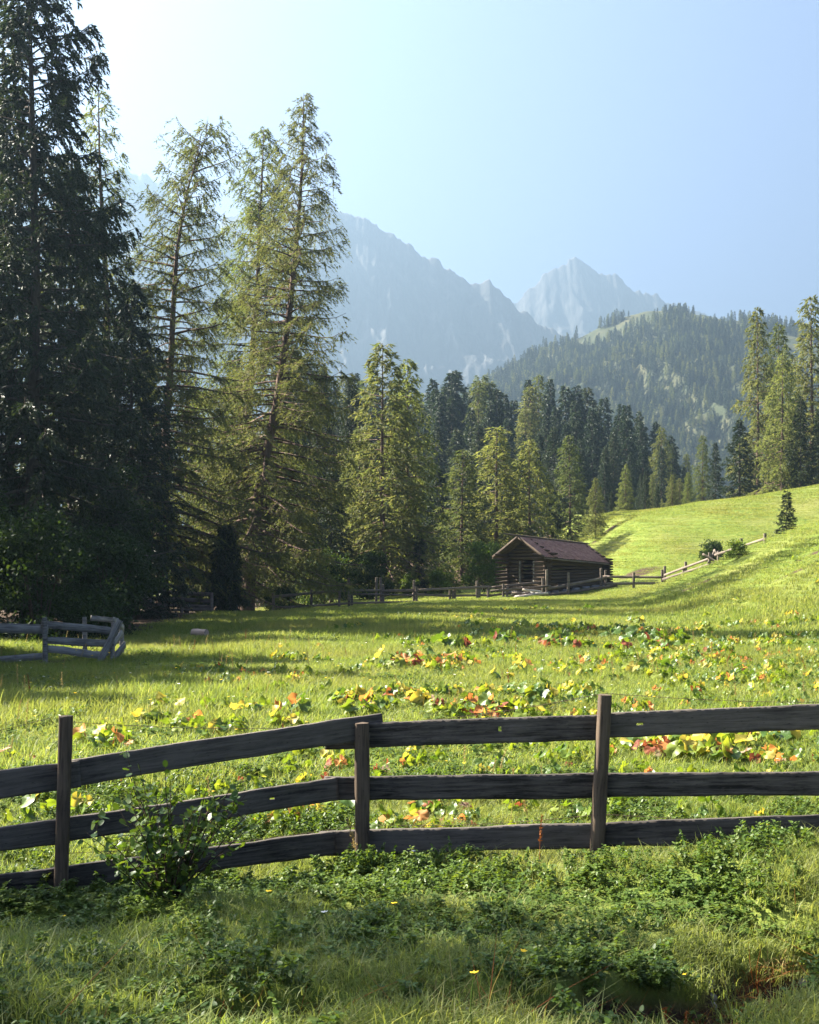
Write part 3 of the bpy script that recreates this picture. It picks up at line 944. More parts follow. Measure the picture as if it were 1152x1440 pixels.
bush_at('alder_bush', 1, 150, 41, 3.6, 2.2, 9000, .13, M['leafy_dark'], 'big dark leafy bush between the two plank fences', clumps=30)
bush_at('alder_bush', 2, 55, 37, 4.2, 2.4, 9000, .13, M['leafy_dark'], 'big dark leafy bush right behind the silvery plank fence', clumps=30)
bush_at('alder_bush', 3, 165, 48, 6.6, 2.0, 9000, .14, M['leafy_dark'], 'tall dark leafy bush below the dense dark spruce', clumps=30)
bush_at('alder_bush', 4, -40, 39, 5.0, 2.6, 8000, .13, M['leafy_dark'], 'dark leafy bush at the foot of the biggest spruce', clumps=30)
bush_at('willow_bush', 5, 684, 90, 3.6, 1.9, 6000, .18, M['leafy'], 'round bright green bush left of the barn', clumps=24)
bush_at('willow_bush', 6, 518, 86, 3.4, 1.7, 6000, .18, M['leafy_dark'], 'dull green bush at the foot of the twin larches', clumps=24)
bush_at('willow_bush', 7, 618, 88, 1.9, 1.1, 3000, .16, M['leafy'], 'low bright bush just behind the split-rail fence', clumps=16)
bush_at('willow_bush', 8, 575, 87, 1.7, .8, 3000, .15, M['leafy'], 'low light green bush beside the very young spruce', clumps=14)
bush_at('willow_bush', 9, 775, 96, 3.2, 1.5, 4000, .18, M['leafy'], 'lime green bush behind the barn ridge', clumps=18)
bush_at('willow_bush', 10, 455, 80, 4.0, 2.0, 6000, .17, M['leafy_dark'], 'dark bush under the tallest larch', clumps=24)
bush_at('willow_bush', 11, 262, 62, 3.4, 1.0, 3500, .16, M['larch_dark'], 'dry olive scrub beside the small dense spruce', clumps=14)
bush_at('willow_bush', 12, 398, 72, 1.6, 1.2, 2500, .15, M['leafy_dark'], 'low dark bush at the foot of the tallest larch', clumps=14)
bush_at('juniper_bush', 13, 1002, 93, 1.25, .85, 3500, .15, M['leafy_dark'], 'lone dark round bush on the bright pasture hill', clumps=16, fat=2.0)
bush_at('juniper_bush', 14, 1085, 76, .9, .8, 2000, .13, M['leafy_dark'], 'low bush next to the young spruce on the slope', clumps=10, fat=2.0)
bush_at('juniper_bush', 15, 1040, 66, .8, .8, 1800, .12, M['leafy'], 'low green bush below the slope fence post', clumps=10, fat=2.0)
loc, h = hero(1106, 77, 690)
tree_obj('spruce_tree', *spruce(130, h, straight, 1.35, 1.0, 0.02, 120, 8, 18, ll=.14, lw=.05, tl=.4, hang=.15), M['bark_grey'], M['spruce'], loc,
         'single young spruce on the open grassy slope', 'tree')

# ------------------------------------------------------------------ planks and fences


def plate(L, W, T, nx, ny, seed, holes=(), wav=0.006, bow=0.0):
    """a sawn board: x along, z across, y thick. Edges wander a little; knot holes go right through"""
    g = np.random.default_rng(seed)
    xs = np.linspace(-L / 2, L / 2, nx + 1); zs = np.linspace(-W / 2, W / 2, ny + 1)
    up_ = wav * np.cumsum(g.normal(0, .45, nx + 1)); up_ -= np.linspace(up_[0], up_[-1], nx + 1)
    lo_ = wav * np.cumsum(g.normal(0, .45, nx + 1)); lo_ -= np.linspace(lo_[0], lo_[-1], nx + 1)
    bw = bow * (1 - (2 * xs / L) ** 2)
    X = np.repeat(xs[:, None], ny + 1, 1)
    a = (np.arange(ny + 1) / ny)[None, :]
    Z = zs[None, :] + lo_[:, None] * (1 - a) + up_[:, None] * a + bw[:, None]
    jit = g.normal(0, .0012, (nx + 1, ny + 1))
    front = np.stack([X, -T / 2 + jit, Z], -1).reshape(-1, 3)
    back = np.stack([X, T / 2 + jit, Z], -1).reshape(-1, 3)
    nV = len(front)
    id_ = lambda i, j: i * (ny + 1) + j
    hs = set(holes)
    F = []
    kept = lambda i, j: 0 <= i < nx and 0 <= j < ny and (i, j) not in hs
    for i in range(nx):
        for j in range(ny):
            if not kept(i, j): continue
            q_ = [id_(i, j), id_(i + 1, j), id_(i + 1, j + 1), id_(i, j + 1)]
            F.append(q_); F.append([v + nV for v in q_[::-1]])
            for (di, dj), (p0, p1) in (((-1, 0), (q_[3], q_[0])), ((1, 0), (q_[1], q_[2])), ((0, -1), (q_[0], q_[1])), ((0, 1), (q_[2], q_[3]))):
                if not kept(i + di, j + dj):
                    F.append([p1, p0, p0 + nV, p1 + nV])
    return mesh_np('rail', np.concatenate([front, back]), np.array(F))


def orient(o, A, B, root, up=Vector((0, 0, 1))):
    ax = (B - A).normalized()
    yv = up.cross(ax).normalized()
    zv = ax.cross(yv)
    m = Matrix((ax, yv, zv)).transposed().to_4x4()
    m.translation = (A + B) / 2 - root
    o.matrix_local = m


def rail(root, rl, A, B, W, T, mat, seed, holes=(), nx=8, ny=2, wav=0.006, bow=0.0, name='rail'):
    o = link(name, plate((B - A).length, W, T, nx, ny, seed, holes, wav, bow), mat, root)
    orient(o, A, B, rl)
    return o


def post(root, rl, A, B, wx, wy, mat, seed, name='post', rz=0.0):
    """hewn post from A (foot) to B (top)"""
    g = np.random.default_rng(seed)
    L = (B - A).length
    mb = MB()
    k = 8
    c = 0.16
    sec = np.array([(-.5 + c, -.5), (.5 - c, -.5), (.5, -.5 + c), (.5, .5 - c), (.5 - c, .5), (-.5 + c, .5), (-.5, .5 - c), (-.5, -.5 + c)]) * [wx, wy]
    n = 9
    V = []
    for i in range(n):
        s = i / (n - 1)
        sc = 1 + g.normal(0, .025) - .05 * s
        tw = g.normal(0, .02)
        ct, st_ = math.cos(tw), math.sin(tw)
        for (a, b) in sec:
            V.append(((a * ct - b * st_) * sc, (a * st_ + b * ct) * sc, s * L + (g.normal(0, .004) if i == n - 1 else 0)))
    F = [[i * k + j, i * k + (j + 1) % k, (i + 1) * k + (j + 1) % k, (i + 1) * k + j] for i in range(n - 1) for j in range(k)]
    mb.add(V, F)
    top = np.array(V[-k:])
    cap = np.vstack([top, top.mean(0) + [0, 0, .006]])
    mb.add(cap, [[j, (j + 1) % k, k] for j in range(k)])
    o = link(name, mb.mesh('post'), mat, root)
    d = (B - A).normalized()
    q = Vector((0, 0, 1)).rotation_difference(d)
    o.rotation_mode = 'QUATERNION'
    o.rotation_quaternion = q @ Matrix.Rotation(rz, 3, 'Z').to_quaternion()
    o.location = A - rl
    return o


def foot(px, py, Y):
    p = P(px, py, Y)
    p.z = min(p.z, Hs(p.x, p.y) - .2)
    return p


# ---- the near fence
YL, YM, YR = 8.2, 9.0, 8.8


def yline(px):   # depth of the rails: bends at the middle post
    if px <= 508: return YM + (px - 508) * (YM - YL) / (508 - 90)
    return YM + (px - 508) * (YR - YM) / (845 - 508)


rl = Vector((P(508, 1235, YM).x, YM, 0.0))
nf = thing('plank_fence', rl, 'weathered three-rail plank fence running across the foreground', 'fence')
DB, DP = 0.035, 0.10


def seg(px0, py0, px1, py1, W, off, seed, holes=(), bow=0.0):
    right = px1 > px0      # the right-hand boards run on straight past the middle post
    ydepth = (lambda p_: YM + (p_ - 508) * (YR - YM) / (845 - 508)) if right else yline
    A = P(px0, py0, ydepth(px0)); B = P(px1, py1, ydepth(px1))
    sh = Vector((0, off, 0))
    return rail(nf, rl, A + sh, B + sh, W, 0.040, M['plank'], seed, holes, 90, 9, 0.0025, bow)


# right-hand run, nailed behind the posts
seg(457, 1037, 846, 1022.5, .180, .0, 1, ((57, 4), (57, 5)), .006)
seg(847, 1020, 1290, 1004, .178, .0, 2, ((10, 4), (11, 4)), .004)
seg(457, 1108, 838, 1104, .172, .0, 3, (), -.004)
seg(840, 1104, 1290, 1102, .168, .0, 4, (), .003)
seg(450, 1186, 834, 1175, .175, .0, 5, (), .003)
seg(836, 1174, 1290, 1160, .165, .0, 6, (), .004)
# left-hand run, lapping behind it
seg(538, 1021.5, 100, 1089, .182, .045, 7, (), .012)
seg(112, 1088, -330, 1150, .182, .012, 8, (), .006)
seg(474, 1110.5, 88, 1169, .168, .045, 9, ((22, 4), (23, 4)), -.01)
seg(96, 1168, -330, 1228, .168, .012, 10, (), .0)
seg(470, 1187.5, 86, 1238, .168, .045, 11, (), .006)
seg(95, 1237, -330, 1290, .168, .012, 12, (), .0)


def near_post(tx, ty, bx, by, Y, w, seed, deep=.35):
    A = P(bx, by, Y); B = P(tx, ty, Y)
    d = (A - B).normalized()
    post(nf, rl, A + d * deep, B, w, w * .95, M['post'], seed, rz=.08)


near_post(93, 1007, 86, 1245, YL - .055 - .01, .086, 21)
near_post(509, 1016, 510, 1228, YM - .07, .108, 22)
near_post(851, 977, 840, 1190, YR - .07, .094, 23)
near_post(-330, 1010, -330, 1290, yline(-330) - .06, .09, 24)
near_post(1270, 950, 1268, 1190, yline(1270) - .07, .095, 25)

# barbed wire, behind and above the rails
def wire(pts, seed):
    g = np.random.default_rng(seed)
    mb = MB()
    pts = [np.array(p) for p in pts]
    for a, b in zip(pts[:-1], pts[1:]):
        s = np.linspace(0, 1, 14)[:, None]
        p = a * (1 - s) + b * s
        p[:, 2] -= 0.035 * np.sin(s[:, 0] * math.pi)
        mb.tube(p, np.full(14, .0017), 4)
        n = int(np.linalg.norm(b - a) / .11)
        for i in range(n):
            q = a + (b - a) * (i + .5) / n
            q[2] -= .035 * math.sin((i + .5) / n * math.pi)
            for k in range(2):
                d = g.normal(0, 1, 3); d /= np.linalg.norm(d)
                mb.tube(np.array([q - d * .012, q, q + d * .012]), np.array([.0008, .0014, .0008]), 3)
    mb.V = [v - np.array(rl) for v in mb.V]
    link('barbed_wire', mb.mesh('barbed_wire'), M['wire'], nf)


wire([P(-330, 1085, yline(-330) + .07), P(70, 1010, YL + .05), P(92, 1015, YL + .05), P(510, 1020, YM + .1), P(850, 975, YR + .06), P(1290, 985, 8.7)], 1)
wire([P(92, 1200, YL + .05), P(510, 1160, YM + .1), P(845, 1145, YR + .06), P(1290, 1150, 8.7)], 2)

# ---- silvery plank fence on the left
rl1 = Vector((P(63, 930, 29).x, 29, Hs(P(63, 930, 29).x, 29)))
f1 = thing('plank_fence', rl1, 'silvery weathered plank fence with a collapsing corner beneath the dark trees', 'fence')


def seg1(a, b, Ya, Yb, W, seed, up=Vector((0, 0, 1)), T=.035):
    return rail(f1, rl1, P(a[0], a[1], Ya), P(b[0], b[1], Yb), W, T, M['grey_plank'], seed, (), 14, 2, .013)


seg1((-160, 878), (68, 885), 28.6, 29, .22, 31)
seg1((-160, 938), (62, 923), 28.6, 29, .17, 32)
seg1((58, 877), (165, 888), 28.95, 29.6, .18, 33)
seg1((62, 900), (158, 906), 28.95, 29.6, .17, 34)
seg1((64, 912), (148, 922), 28.95, 29.5, .17, 35)
seg1((138, 935), (169, 872), 29.2, 29.5, .16, 36)
seg1((150, 918), (172, 890), 29.5, 30.6, .17, 37)
seg1((156, 930), (176, 906), 29.5, 30.6, .17, 38)
seg1((160, 872), (174, 884), 29.7, 31.4, .16, 39)
seg1((128, 869), (166, 873), 31.0, 31.6, .14, 40)
seg1((100, 905), (174, 901), 31.6, 31.6, .14, 41)
for i, (px, t_, b_, Y) in enumerate(((64, 868, 934, 28.85), (157, 876, 932, 29.7), (172, 878, 924, 31.5), (-160, 860, 940, 28.6), (120, 868, 915, 31.3))):
    post(f1, rl1, foot(px, b_ + 8, Y), P(px + (3 if i == 1 else -1), t_, Y), .11, .10, M['grey_plank'], 50 + i)

# ---- plank paddock fence further back
rl2 = Vector((P(212, 858, 60).x, 60, Hs(P(212, 858, 60).x, 60)))
f2 = thing('paddock_fence', rl2, 'shaded plank paddock fence beside the small dense spruce', 'fence')
for i, (a, b, Ya, Yb, W) in enumerate((((208, 831), (299, 836), 60, 59, .2), ((208, 841), (299, 845), 60, 59, .2), ((210, 850), (299, 854), 60, 59, .18), ((240, 858), (298, 857), 59.6, 59, .14),
                                       ((144, 843), (214, 836), 57, 60, .22), ((150, 853), (216, 845), 57, 60, .2), ((138, 865), (184, 858), 55, 57, .2), ((178, 860), (214, 833), 58, 59.7, .16),
                                       ((60, 850), (150, 841), 54, 57, .2), ((60, 864), (150, 854), 54, 57, .2))):
    rail(f2, rl2, P(*a, Ya), P(*b, Yb), W, .05, M['grey_plank'] if i > 3 else M['pale_rail'], 60 + i, (), 8, 2, .012)
for i, (px, t_, b_, Y) in enumerate(((212, 827, 862, 59.9), (298, 833, 864, 58.9), (256, 831, 862, 59.4), (181, 838, 864, 58), (147, 836, 868, 56.8), (60, 842, 874, 54))):
    post(f2, rl2, foot(px, b_ + 4, Y), P(px, t_, Y), .14, .13, M['pale_rail'], 80 + i)

# ---- split-rail fence across the far edge of the meadow
rl3 = Vector((P(385, 860, 70).x, 70, Hs(P(385, 860, 70).x, 70)))
f3 = thing('split_rail_fence', rl3, 'long split-rail fence running past the barn and up the grassy slope', 'fence')
rails3 = [((385, 839), (440, 834), 70, 72, .17), ((440, 834), (480, 830), 72, 73.5, .19), ((480, 831), (536, 830), 73.5, 75, .14), ((534, 831), (584, 830), 75, 76, .14), ((584, 830), (690, 825), 76, 77.5, .16),
          ((386, 855), (440, 852), 70, 72, .13), ((438, 852), (495, 848), 72, 74, .12), ((495, 835), (584, 837), 74, 76, .12), ((580, 836), (640, 838), 76, 77, .14), ((636, 838), (690, 837), 77, 77.5, .13),
          ((495, 848), (584, 846), 74, 76, .12), ((584, 846), (640, 844), 76, 77, .11),
          ((686, 827), (768, 818), 77.5, 77.6, .16), ((688, 838), (772, 826), 77.4, 77.5, .15), ((720, 834), (772, 837), 76.8, 76.9, .16), ((764, 829), (850, 813), 77.5, 80, .18), ((764, 838), (868, 823), 77.4, 80, .17),
          ((690, 831), (775, 824), 77.0, 77.1, .14), ((700, 842), (745, 833), 76.8, 77.0, .12),
          ((848, 811), (936, 812), 80, 79, .16), ((846, 821), (938, 820), 80, 79, .16),
          ((932, 819), (1006, 795), 79, 74, .15), ((934, 813), (1002, 788), 79, 74, .14), ((940, 822), (1000, 803), 78.8, 74.5, .12),
          ((1004, 785), (1046, 771), 74, 71.5, .15), ((1044, 772), (1078, 761), 71.5, 69.5, .14),
          ((988, 783), (1012, 797), 74, 73.6, .14), ((996, 796), (1006, 778), 73.8, 74.1, .13), ((1004, 777), (1016, 791), 74.0, 73.6, .13)]
for i, (a, b, Ya, Yb, W) in enumerate(rails3):
    up3 = 4 if a[0] > 930 else 0
    a = (a[0], a[1] - up3); b = (b[0], b[1] - up3)
    rail(f3, rl3, P(*a, Ya), P(*b, Yb), W, .07, M['pale_rail'], 100 + i, (), 7, 2, .018)
for i, (a, b, Y) in enumerate((((724, 839), (771, 834), 76.7), ((722, 841), (750, 836), 76.6), ((735, 829), (762, 832), 76.75))):
    rail(f3, rl3, P(*a, Y), P(*b, Y), .13, .06, M['pale_board'], 140 + i, (), 7, 2, .012, name='fallen_board')
posts3 = [(385, 835, 862, 70), (438, 830, 858, 72), (477, 828, 855, 73.4), (491, 814, 850, 73.8), (495, 827, 850, 74), (529, 813, 848, 74.9), (536, 813, 848, 75.1), (539, 823, 848, 75.2), (582, 817, 847, 76), (586, 826, 847, 75.9),
          (633, 830, 846, 77), (637, 831, 846, 77), (640, 829, 845, 77), (671, 818, 843, 77.3), (674, 828, 843, 77.3), (687, 826, 842, 77.4), (708, 822, 842, 77.2), (713, 826, 842, 77.2), (764, 814, 840, 77.3), (769, 802, 838, 77.2), (799, 806, 830, 78.2),
          (846, 800, 826, 79.9), (852, 803, 822, 80.0), (891, 806, 829, 79.5), (932, 806, 830, 79.1), (935, 801, 824, 79), (961, 802, 818, 77), (965, 795, 814, 76.9), (998, 782, 806, 74), (1010, 780, 802, 73.7), (1043, 762, 784, 71.5), (1076, 755, 772, 69.6)]
for i, (px, t_, b_, Y) in enumerate(posts3):
    post(f3, rl3, foot(px, b_ + 3, Y), P(px + (i * 7 % 3 - 1) * .6, t_ - (5 if px > 930 else 1), Y), .16, .15, M['pale_rail'], 160 + i)

# ------------------------------------------------------------------ the log barn
Nn = Vector((8.92, 79.0, 0)); a_ = R(45)
ur = Vector((math.sin(a_), math.cos(a_), 0)); ug = Vector((-math.cos(a_), math.sin(a_), 0))
LB, WB = 6.1, 3.15
z0n, z0f = 0.30, 0.72      # sill height at the near and far gable
ze_n, ze_f = 2.78, 2.42    # wall-plate height
zr_n, zr_f = 3.86, 3.48    # ridge height
barn = thing('log_barn', Vector((Nn.x, Nn.y, 0)), 'old dark log hay barn with a red-brown shingle roof across the meadow', 'barn')
brl = Vector((Nn.x, Nn.y, 0))


def log_mesh():
    mb = MB()
    n = 6
    g = np.random.default_rng(3)
    x = np.linspace(-.5, .5, n)
    pts = np.column_stack([x, g.normal(0, .02, n), g.normal(0, .02, n)])
    mb.tube(pts, .5 * (1 + g.normal(0, .05, n)), 8, True)
    return mb.mesh('log', True)


LOG = log_mesh(); LOG.materials.append(M['log'])


def log(A, B, d, name='log', mesh=None):
    o = link(name, mesh or LOG, None, barn)
    ax = (B - A)
    L = ax.length
    ax.normalize()
    yv = Vector((0, 0, 1)).cross(ax).normalized()
    if yv.length < .5: yv = Vector((0, 1, 0))
    zv = ax.cross(yv)
    m = Matrix((ax * L, yv * d, zv * d)).transposed().to_4x4()
    m.translation = (A + B) / 2 - brl
    o.matrix_local = m
    return o


def wp(u, w, f):
    """point on the barn: u metres along the ridge, w metres across the gable, f 0..1 from sill to wall plate"""
    s = u / LB
    zb = z0n + (z0f - z0n) * s; zt = ze_n + (ze_f - ze_n) * s
    p = Nn + ur * u + ug * w
    p.z = zb + (zt - zb) * f
    return p


rows = 10
dl = (ze_n - z0n) / rows
g = np.random.default_rng(9)
for r_ in range(rows):
    f = (r_ + .5) / rows
    thin = r_ in (5, 6)
    for w in (0.0, WB):
        dd = dl * (0.62 if thin else 0.98)
        ex = .22
        log(wp(-ex, w, f + (0 if not thin else -.015)), wp(LB + ex, w, f), dd * g.uniform(.94, 1.04))
    # gables: the near one has an opening
    for u in (0.0, LB):
        f2_ = f + .5 / rows * 0.9
        if u == 0.0 and 2 <= r_ <= 7:
            log(wp(u, -.2, f2_), wp(u, .95, f2_), dl * g.uniform(.9, 1.0))
            log(wp(u, 2.15, f2_), wp(u, WB + .2, f2_), dl * g.uniform(.9, 1.0))
            if r_ in (2, 4, 6): log(wp(u + .12, .95, f2_), wp(u + .12, 2.15, f2_), dl * .38, 'bar')
        else:
            log(wp(u, -.2, f2_), wp(u, WB + .2, f2_), dl * g.uniform(.92, 1.02))
# gable triangles
for u, zt, ze in ((0.0, zr_n, ze_n), (LB, zr_f, ze_f)):
    for k_ in range(4):
        fz_ = (k_ + .8) / 4.6
        half = WB / 2 * (1 - fz_)
        A = wp(u, WB / 2 - half, 1); B = wp(u, WB / 2 + half, 1)
        A.z = B.z = ze + (zt - ze) * fz_
        log(A, B, .25)
for w in (.95, 2.15):
    A = wp(-.06, w, .2); B = wp(-.06, w, .82)
    post(barn, brl, A, B, .13, .13, M['grey_plank'], 300 + int(w * 10), 'jamb', R(45))
for w in (-.02, WB + .02):     # corner boards and the prop under the eave
    post(barn, brl, wp(-.16, w, -.25), wp(-.16, w, .98), .15, .15, M['log'], 310 + int(w), 'corner_post', R(45))
post(barn, brl, wp(LB + .14, -.12, -.2), wp(LB + .14, -.12, .99), .13, .13, M['pale_rail'], 320, 'corner_post', R(45))
sill = MB()
for (u0, w0, u1, w1) in ((-.2, 0, LB + .2, 0), (-.2, WB, LB + .2, WB), (0, 0, 0, WB), (LB, 0, LB, WB)):
    for i in range(7):
        p = wp(u0 + (u1 - u0) * i / 6, w0 + (w1 - w0) * i / 6, 0)
        sill.box((p.x - brl.x, p.y - brl.y, p.z - .28), .55, .5, .62, Matrix.Rotation(i * 1.3, 4, 'Z'))
link('stone_footing', sill.mesh('stone_footing'), M['stone'], barn)

# roof: boarding under rows of overlapping shingles
OVG, OVE = 0.95, 0.62      # overhang at gables and eaves


def roofp(u, side, v):
    """v 0 at the ridge, 1 at the wall plate, beyond at the eave"""
    s = u / LB
    zr_ = zr_n + (zr_f - zr_n) * s; ze_ = ze_n + .12 + (ze_f - ze_n) * s
    c = WB / 2
    w = c + (-c if side == 0 else c) * v
    p = Nn + ur * u + ug * w
    p.z = zr_ + (ze_ - zr_) * v + .02
    return p


roof = None
for side in (0, 1):
    vE = 1 + OVE / (WB / 2)
    q4 = [roofp(-OVG, side, 0), roofp(LB + .45, side, 0), roofp(LB + .45, side, vE), roofp(-OVG, side, vE)]
    mb = MB()
    nrm_ = (q4[1] - q4[0]).cross(q4[3] - q4[0]).normalized()
    if nrm_.z < 0: nrm_ = -nrm_
    V = [tuple(p - brl) for p in q4] + [tuple(p - brl - nrm_ * .07) for p in q4]
    mb.add(V, [[0, 1, 2, 3], [7, 6, 5, 4], [0, 4, 5, 1], [1, 5, 6, 2], [2, 6, 7, 3], [3, 7, 4, 0]])
    deck = link('roof_deck', mb.mesh('roof_deck'), M['log'], barn)
    sh = MB()
    g = np.random.default_rng(400 + side)
    nrow = 15
    for r_ in range(nrow):
        v0 = vE * (r_ + 1) / nrow + .012; v1 = vE * (r_ - .25) / nrow
        u = -OVG + (r_ % 2) * .07
        while u < LB + .45:
            w_ = g.uniform(.13, .24)
            pa = roofp(u, side, v0 + g.normal(0, .008)); pb = roofp(min(u + w_ - .012, LB + .46), side, v0 + g.normal(0, .008))
            pc = roofp(min(u + w_ - .012, LB + .46), side, v1); pd = roofp(u, side, v1)
            lift = .040 + g.normal(0, .006)
            a4 = [pa + nrm_ * lift, pb + nrm_ * lift, pc + nrm_ * .008, pd + nrm_ * .008]
            b4 = [pa + nrm_ * (lift - .022), pb + nrm_ * (lift - .022), pc - nrm_ * .01, pd - nrm_ * .01]
            sh.add([tuple(p - brl) for p in a4 + b4], [[0, 1, 2, 3], [7, 6, 5, 4], [0, 4, 5, 1], [1, 5, 6, 2], [3, 7, 4, 0]])
            u += w_
    so = link('shingle_course', sh.mesh('shingle_course'), M['shingle'], deck)
    so['kind'] = 'stuff'
    A = roofp(-OVG - .03, side, -.01); B = roofp(-OVG - .03, side, vE)
    rail(barn, brl, A + Vector((0, 0, -.03)), B + Vector((0, 0, -.03)), .17, .05, M['log'], 420 + side, (), 6, 2, .006, name='verge_board')
    A = roofp(-OVG, side, vE); B = roofp(LB + .45, side, vE)
    rail(barn, brl, A + Vector((0, 0, -.09)), B + Vector((0, 0, -.09)), .09, .07, M['pale_rail'], 430 + side, (), 6, 2, .006, name='eave_pole')
A = roofp(-OVG - .04, 0, 0); B = roofp(LB + .48, 0, 0)
log(A + Vector((0, 0, .05)), B + Vector((0, 0, .05)), .16, 'ridge_pole')

# ------------------------------------------------------------------ cut log block on the track, stones in the brook
x, Y = (281 - CX) / FPX * 39.5, 39.5
blk = MB()
blk.tube([(-.27, 0, .15), (-.1, .01, .16), (.1, -.01, .155), (.27, 0, .15)], [.15, .155, .145, .15], 12, True)
o = link('wood_block', blk.mesh('wood_block', False), M['stump'], None, (x, Y, Hs(x, Y) - .03))
o.rotation_euler = (0, 0, R(-28))
tag(o, 'pale sawn log block lying on the grassy track', 'log')


def stone(seed, r):
    g = np.random.default_rng(seed)
    import bmesh
    bm = bmesh.new()
    bmesh.ops.create_icosphere(bm, subdivisions=2, radius=1)
    dirs = nrm(g.normal(0, 1, (7, 3)))
    for v in bm.verts:
        p = np.array(v.co)
        for d in dirs:
            k = p @ d - .72
            if k > 0: p = p - d * k * .85
        v.co = p * r * [1.1, .9, .7] * (1 + g.normal(0, .02))
    me = bpy.data.meshes.new('stone')
    bm.to_mesh(me); bm.free()
    return me


for i, (x, Y, r_) in enumerate(((2.15, 5.62, .10), (2.42, 5.9, .13), (2.0, 5.5, .07), (2.7, 6.05, .09), (2.3, 5.7, .06), (1.55, 5.25, .06))):
    o = link('brook_stone', stone(500 + i, r_), M['stone'], None, (x, Y, Hs(x, Y) + r_ * .2))
    o.rotation_euler = (0, 0, i * 1.1)
    tag(o, 'grey stone in the eroded hollow at the meadow bank', 'stone', 'stones in the eroded hollow')
for i, (x, Y, r_) in enumerate(((-.62, 4.72, .07), (-.75, 4.66, .05), (-.5, 4.78, .055), (-.9, 4.62, .06), (-.35, 4.8, .05))):
    o = link('brook_stone', stone(520 + i, r_), M['stone'], None, (x, Y, Hs(x, Y) + r_ * .2))
    o.rotation_euler = (0, 0, i * 1.7)
    tag(o, 'small grey stone in the grassy ditch', 'stone', 'stones in the grassy ditch')

# ------------------------------------------------------------------ broad-leaved plants turning colour


def leaf_mesh(seed, mat):
    """kidney-shaped leaf on a stalk, about 1 unit across; foot of the stalk at the origin"""
    g = np.random.default_rng(seed)
    mb = MB()
    n = 15
    hgt = g.uniform(.75, 1.15)
    lean = g.uniform(.25, .55)
    c = np.array([lean, 0, hgt])
    s = np.linspace(0, 1, 5)[:, None]
    p = np.array([[0, 0, -.1]]) * (1 - s) + c * s
    p[:, 2] += .1 * np.sin(s[:, 0] * math.pi)
    mb.tube(p, .035 * (1.2 - .6 * s[:, 0]), 4)
    ring1, ring2 = [], []
    tilt = g.uniform(-.2, 1.15)
    roll = g.normal(0, .45)
    ph = g.uniform(0, 6.28)
    cup = g.uniform(-.12, .22)
    for i in range(n):
        th = -math.pi + .30 + (2 * math.pi - .60) * i / (n - 1)
        r_ = .5 * (1 + .12 * math.cos(th * 2) + g.normal(0, .09)) * (1.05 if abs(th) < 2.4 else .85)
        for k, rr in ((0, .55), (1, 1.0)):
            x = math.cos(th) * r_ * rr + .12
            yy = math.sin(th) * r_ * rr
            z = cup * rr * rr + .10 * rr * math.sin(th * 3 + ph) + g.normal(0, .05) * rr + .10 * abs(yy)
            y2, z2 = yy * math.cos(roll) - z * math.sin(roll), yy * math.sin(roll) + z * math.cos(roll)
            q = np.array([x * math.cos(tilt) + z2 * math.sin(tilt), y2, -x * math.sin(tilt) + z2 * math.cos(tilt)])
            (ring1 if k == 0 else ring2).append(c + q)
    V = np.array([c] + ring1 + ring2)
    mb.add(V, [[0, 1 + i, 2 + i] for i in range(n - 1)] + [[1 + i, 1 + n + i, 2 + n + i] for i in range(n - 1)] + [[1 + i, 2 + n + i, 2 + i] for i in range(n - 1)])
    me = mb.mesh('leaf', False)
    me.materials.append(mat)
    return me


LEAVES = {}
for k_ in ('green', 'lime', 'yellow', 'orange', 'rust', 'dead'):
    LEAVES[k_] = [leaf_mesh(600 + i * 7 + len(k_) * 31, M['leaf_' + k_]) for i in range(7)]
gp = np.random.default_rng(77)


def butterbur(px, Y, size, n, pal, label, group, parts=True):
    x = (px - CX) / FPX * Y
    r = None
    loc = (x, Y, Hs(x, Y))
    if parts:
        r = thing('butterbur_plant', loc, label, 'plant', group)
    mats = []
    MBs = {}
    for i in range(n):
        kx = pal[int(gp.integers(0, len(pal)))]
        me = LEAVES[kx][int(gp.integers(0, 7))]
        az = i * 2.4 + gp.normal() * .4
        s = size * gp.uniform(.6, 1.25)
        if kx in ('rust', 'dead'): s *= .85
        rr = gp.uniform(0, .8) * size
        m = Matrix.Translation((rr * math.cos(az), rr * math.sin(az), gp.uniform(-.15, .02) * s)) @ Matrix.Rotation(az + gp.normal() * .5, 4, 'Z') @ Matrix.Rotation(gp.normal() * .2, 4, 'X') @ Matrix.Diagonal((s, s, s * gp.uniform(.7, 1.15), 1))
        if parts:
            o = link('leaf', me, None, r)
            o.matrix_local = m
        else:
            MBs.setdefault(kx, []).append((me, m))
    if parts: return r
    mb = MB(); mi = []; mlist = []
    for kx, lst in MBs.items():
        mlist.append(M['leaf_' + kx])
        for me, m in lst:
            co = np.empty(len(me.vertices) * 3); me.vertices.foreach_get('co', co)
            co = co.reshape(-1, 3) @ np.array(m.to_3x3()).T + np.array(m.translation)
            nv = mb.n
            tri = [list(p.vertices) for p in me.polygons]
            t3 = [q for q in tri if len(q) == 3]; t4 = [q for q in tri if len(q) == 4]
            mb.V.append(co); mb.n += len(co)
            t4 = [q for q in t4]
            for q in t3: t4.append([q[0], q[1], q[2], q[2]])
            tr = []
            for q in tri:
                tr.append(q[:3])
                if len(q) == 4: tr.append([q[0], q[2], q[3]])
            mb.F.setdefault(3, []).append(np.array(tr) + nv)
            mi += [len(mlist) - 1] * len(tr)
    me = mb.mesh('butterbur_plant', False)
    for m_ in mlist: me.materials.append(m_)
    me.polygons.foreach_set('material_index', np.array(mi, np.int32))
    o = link('butterbur_plant', me, None, None, loc)
    return tag(o, label, 'plant', group)


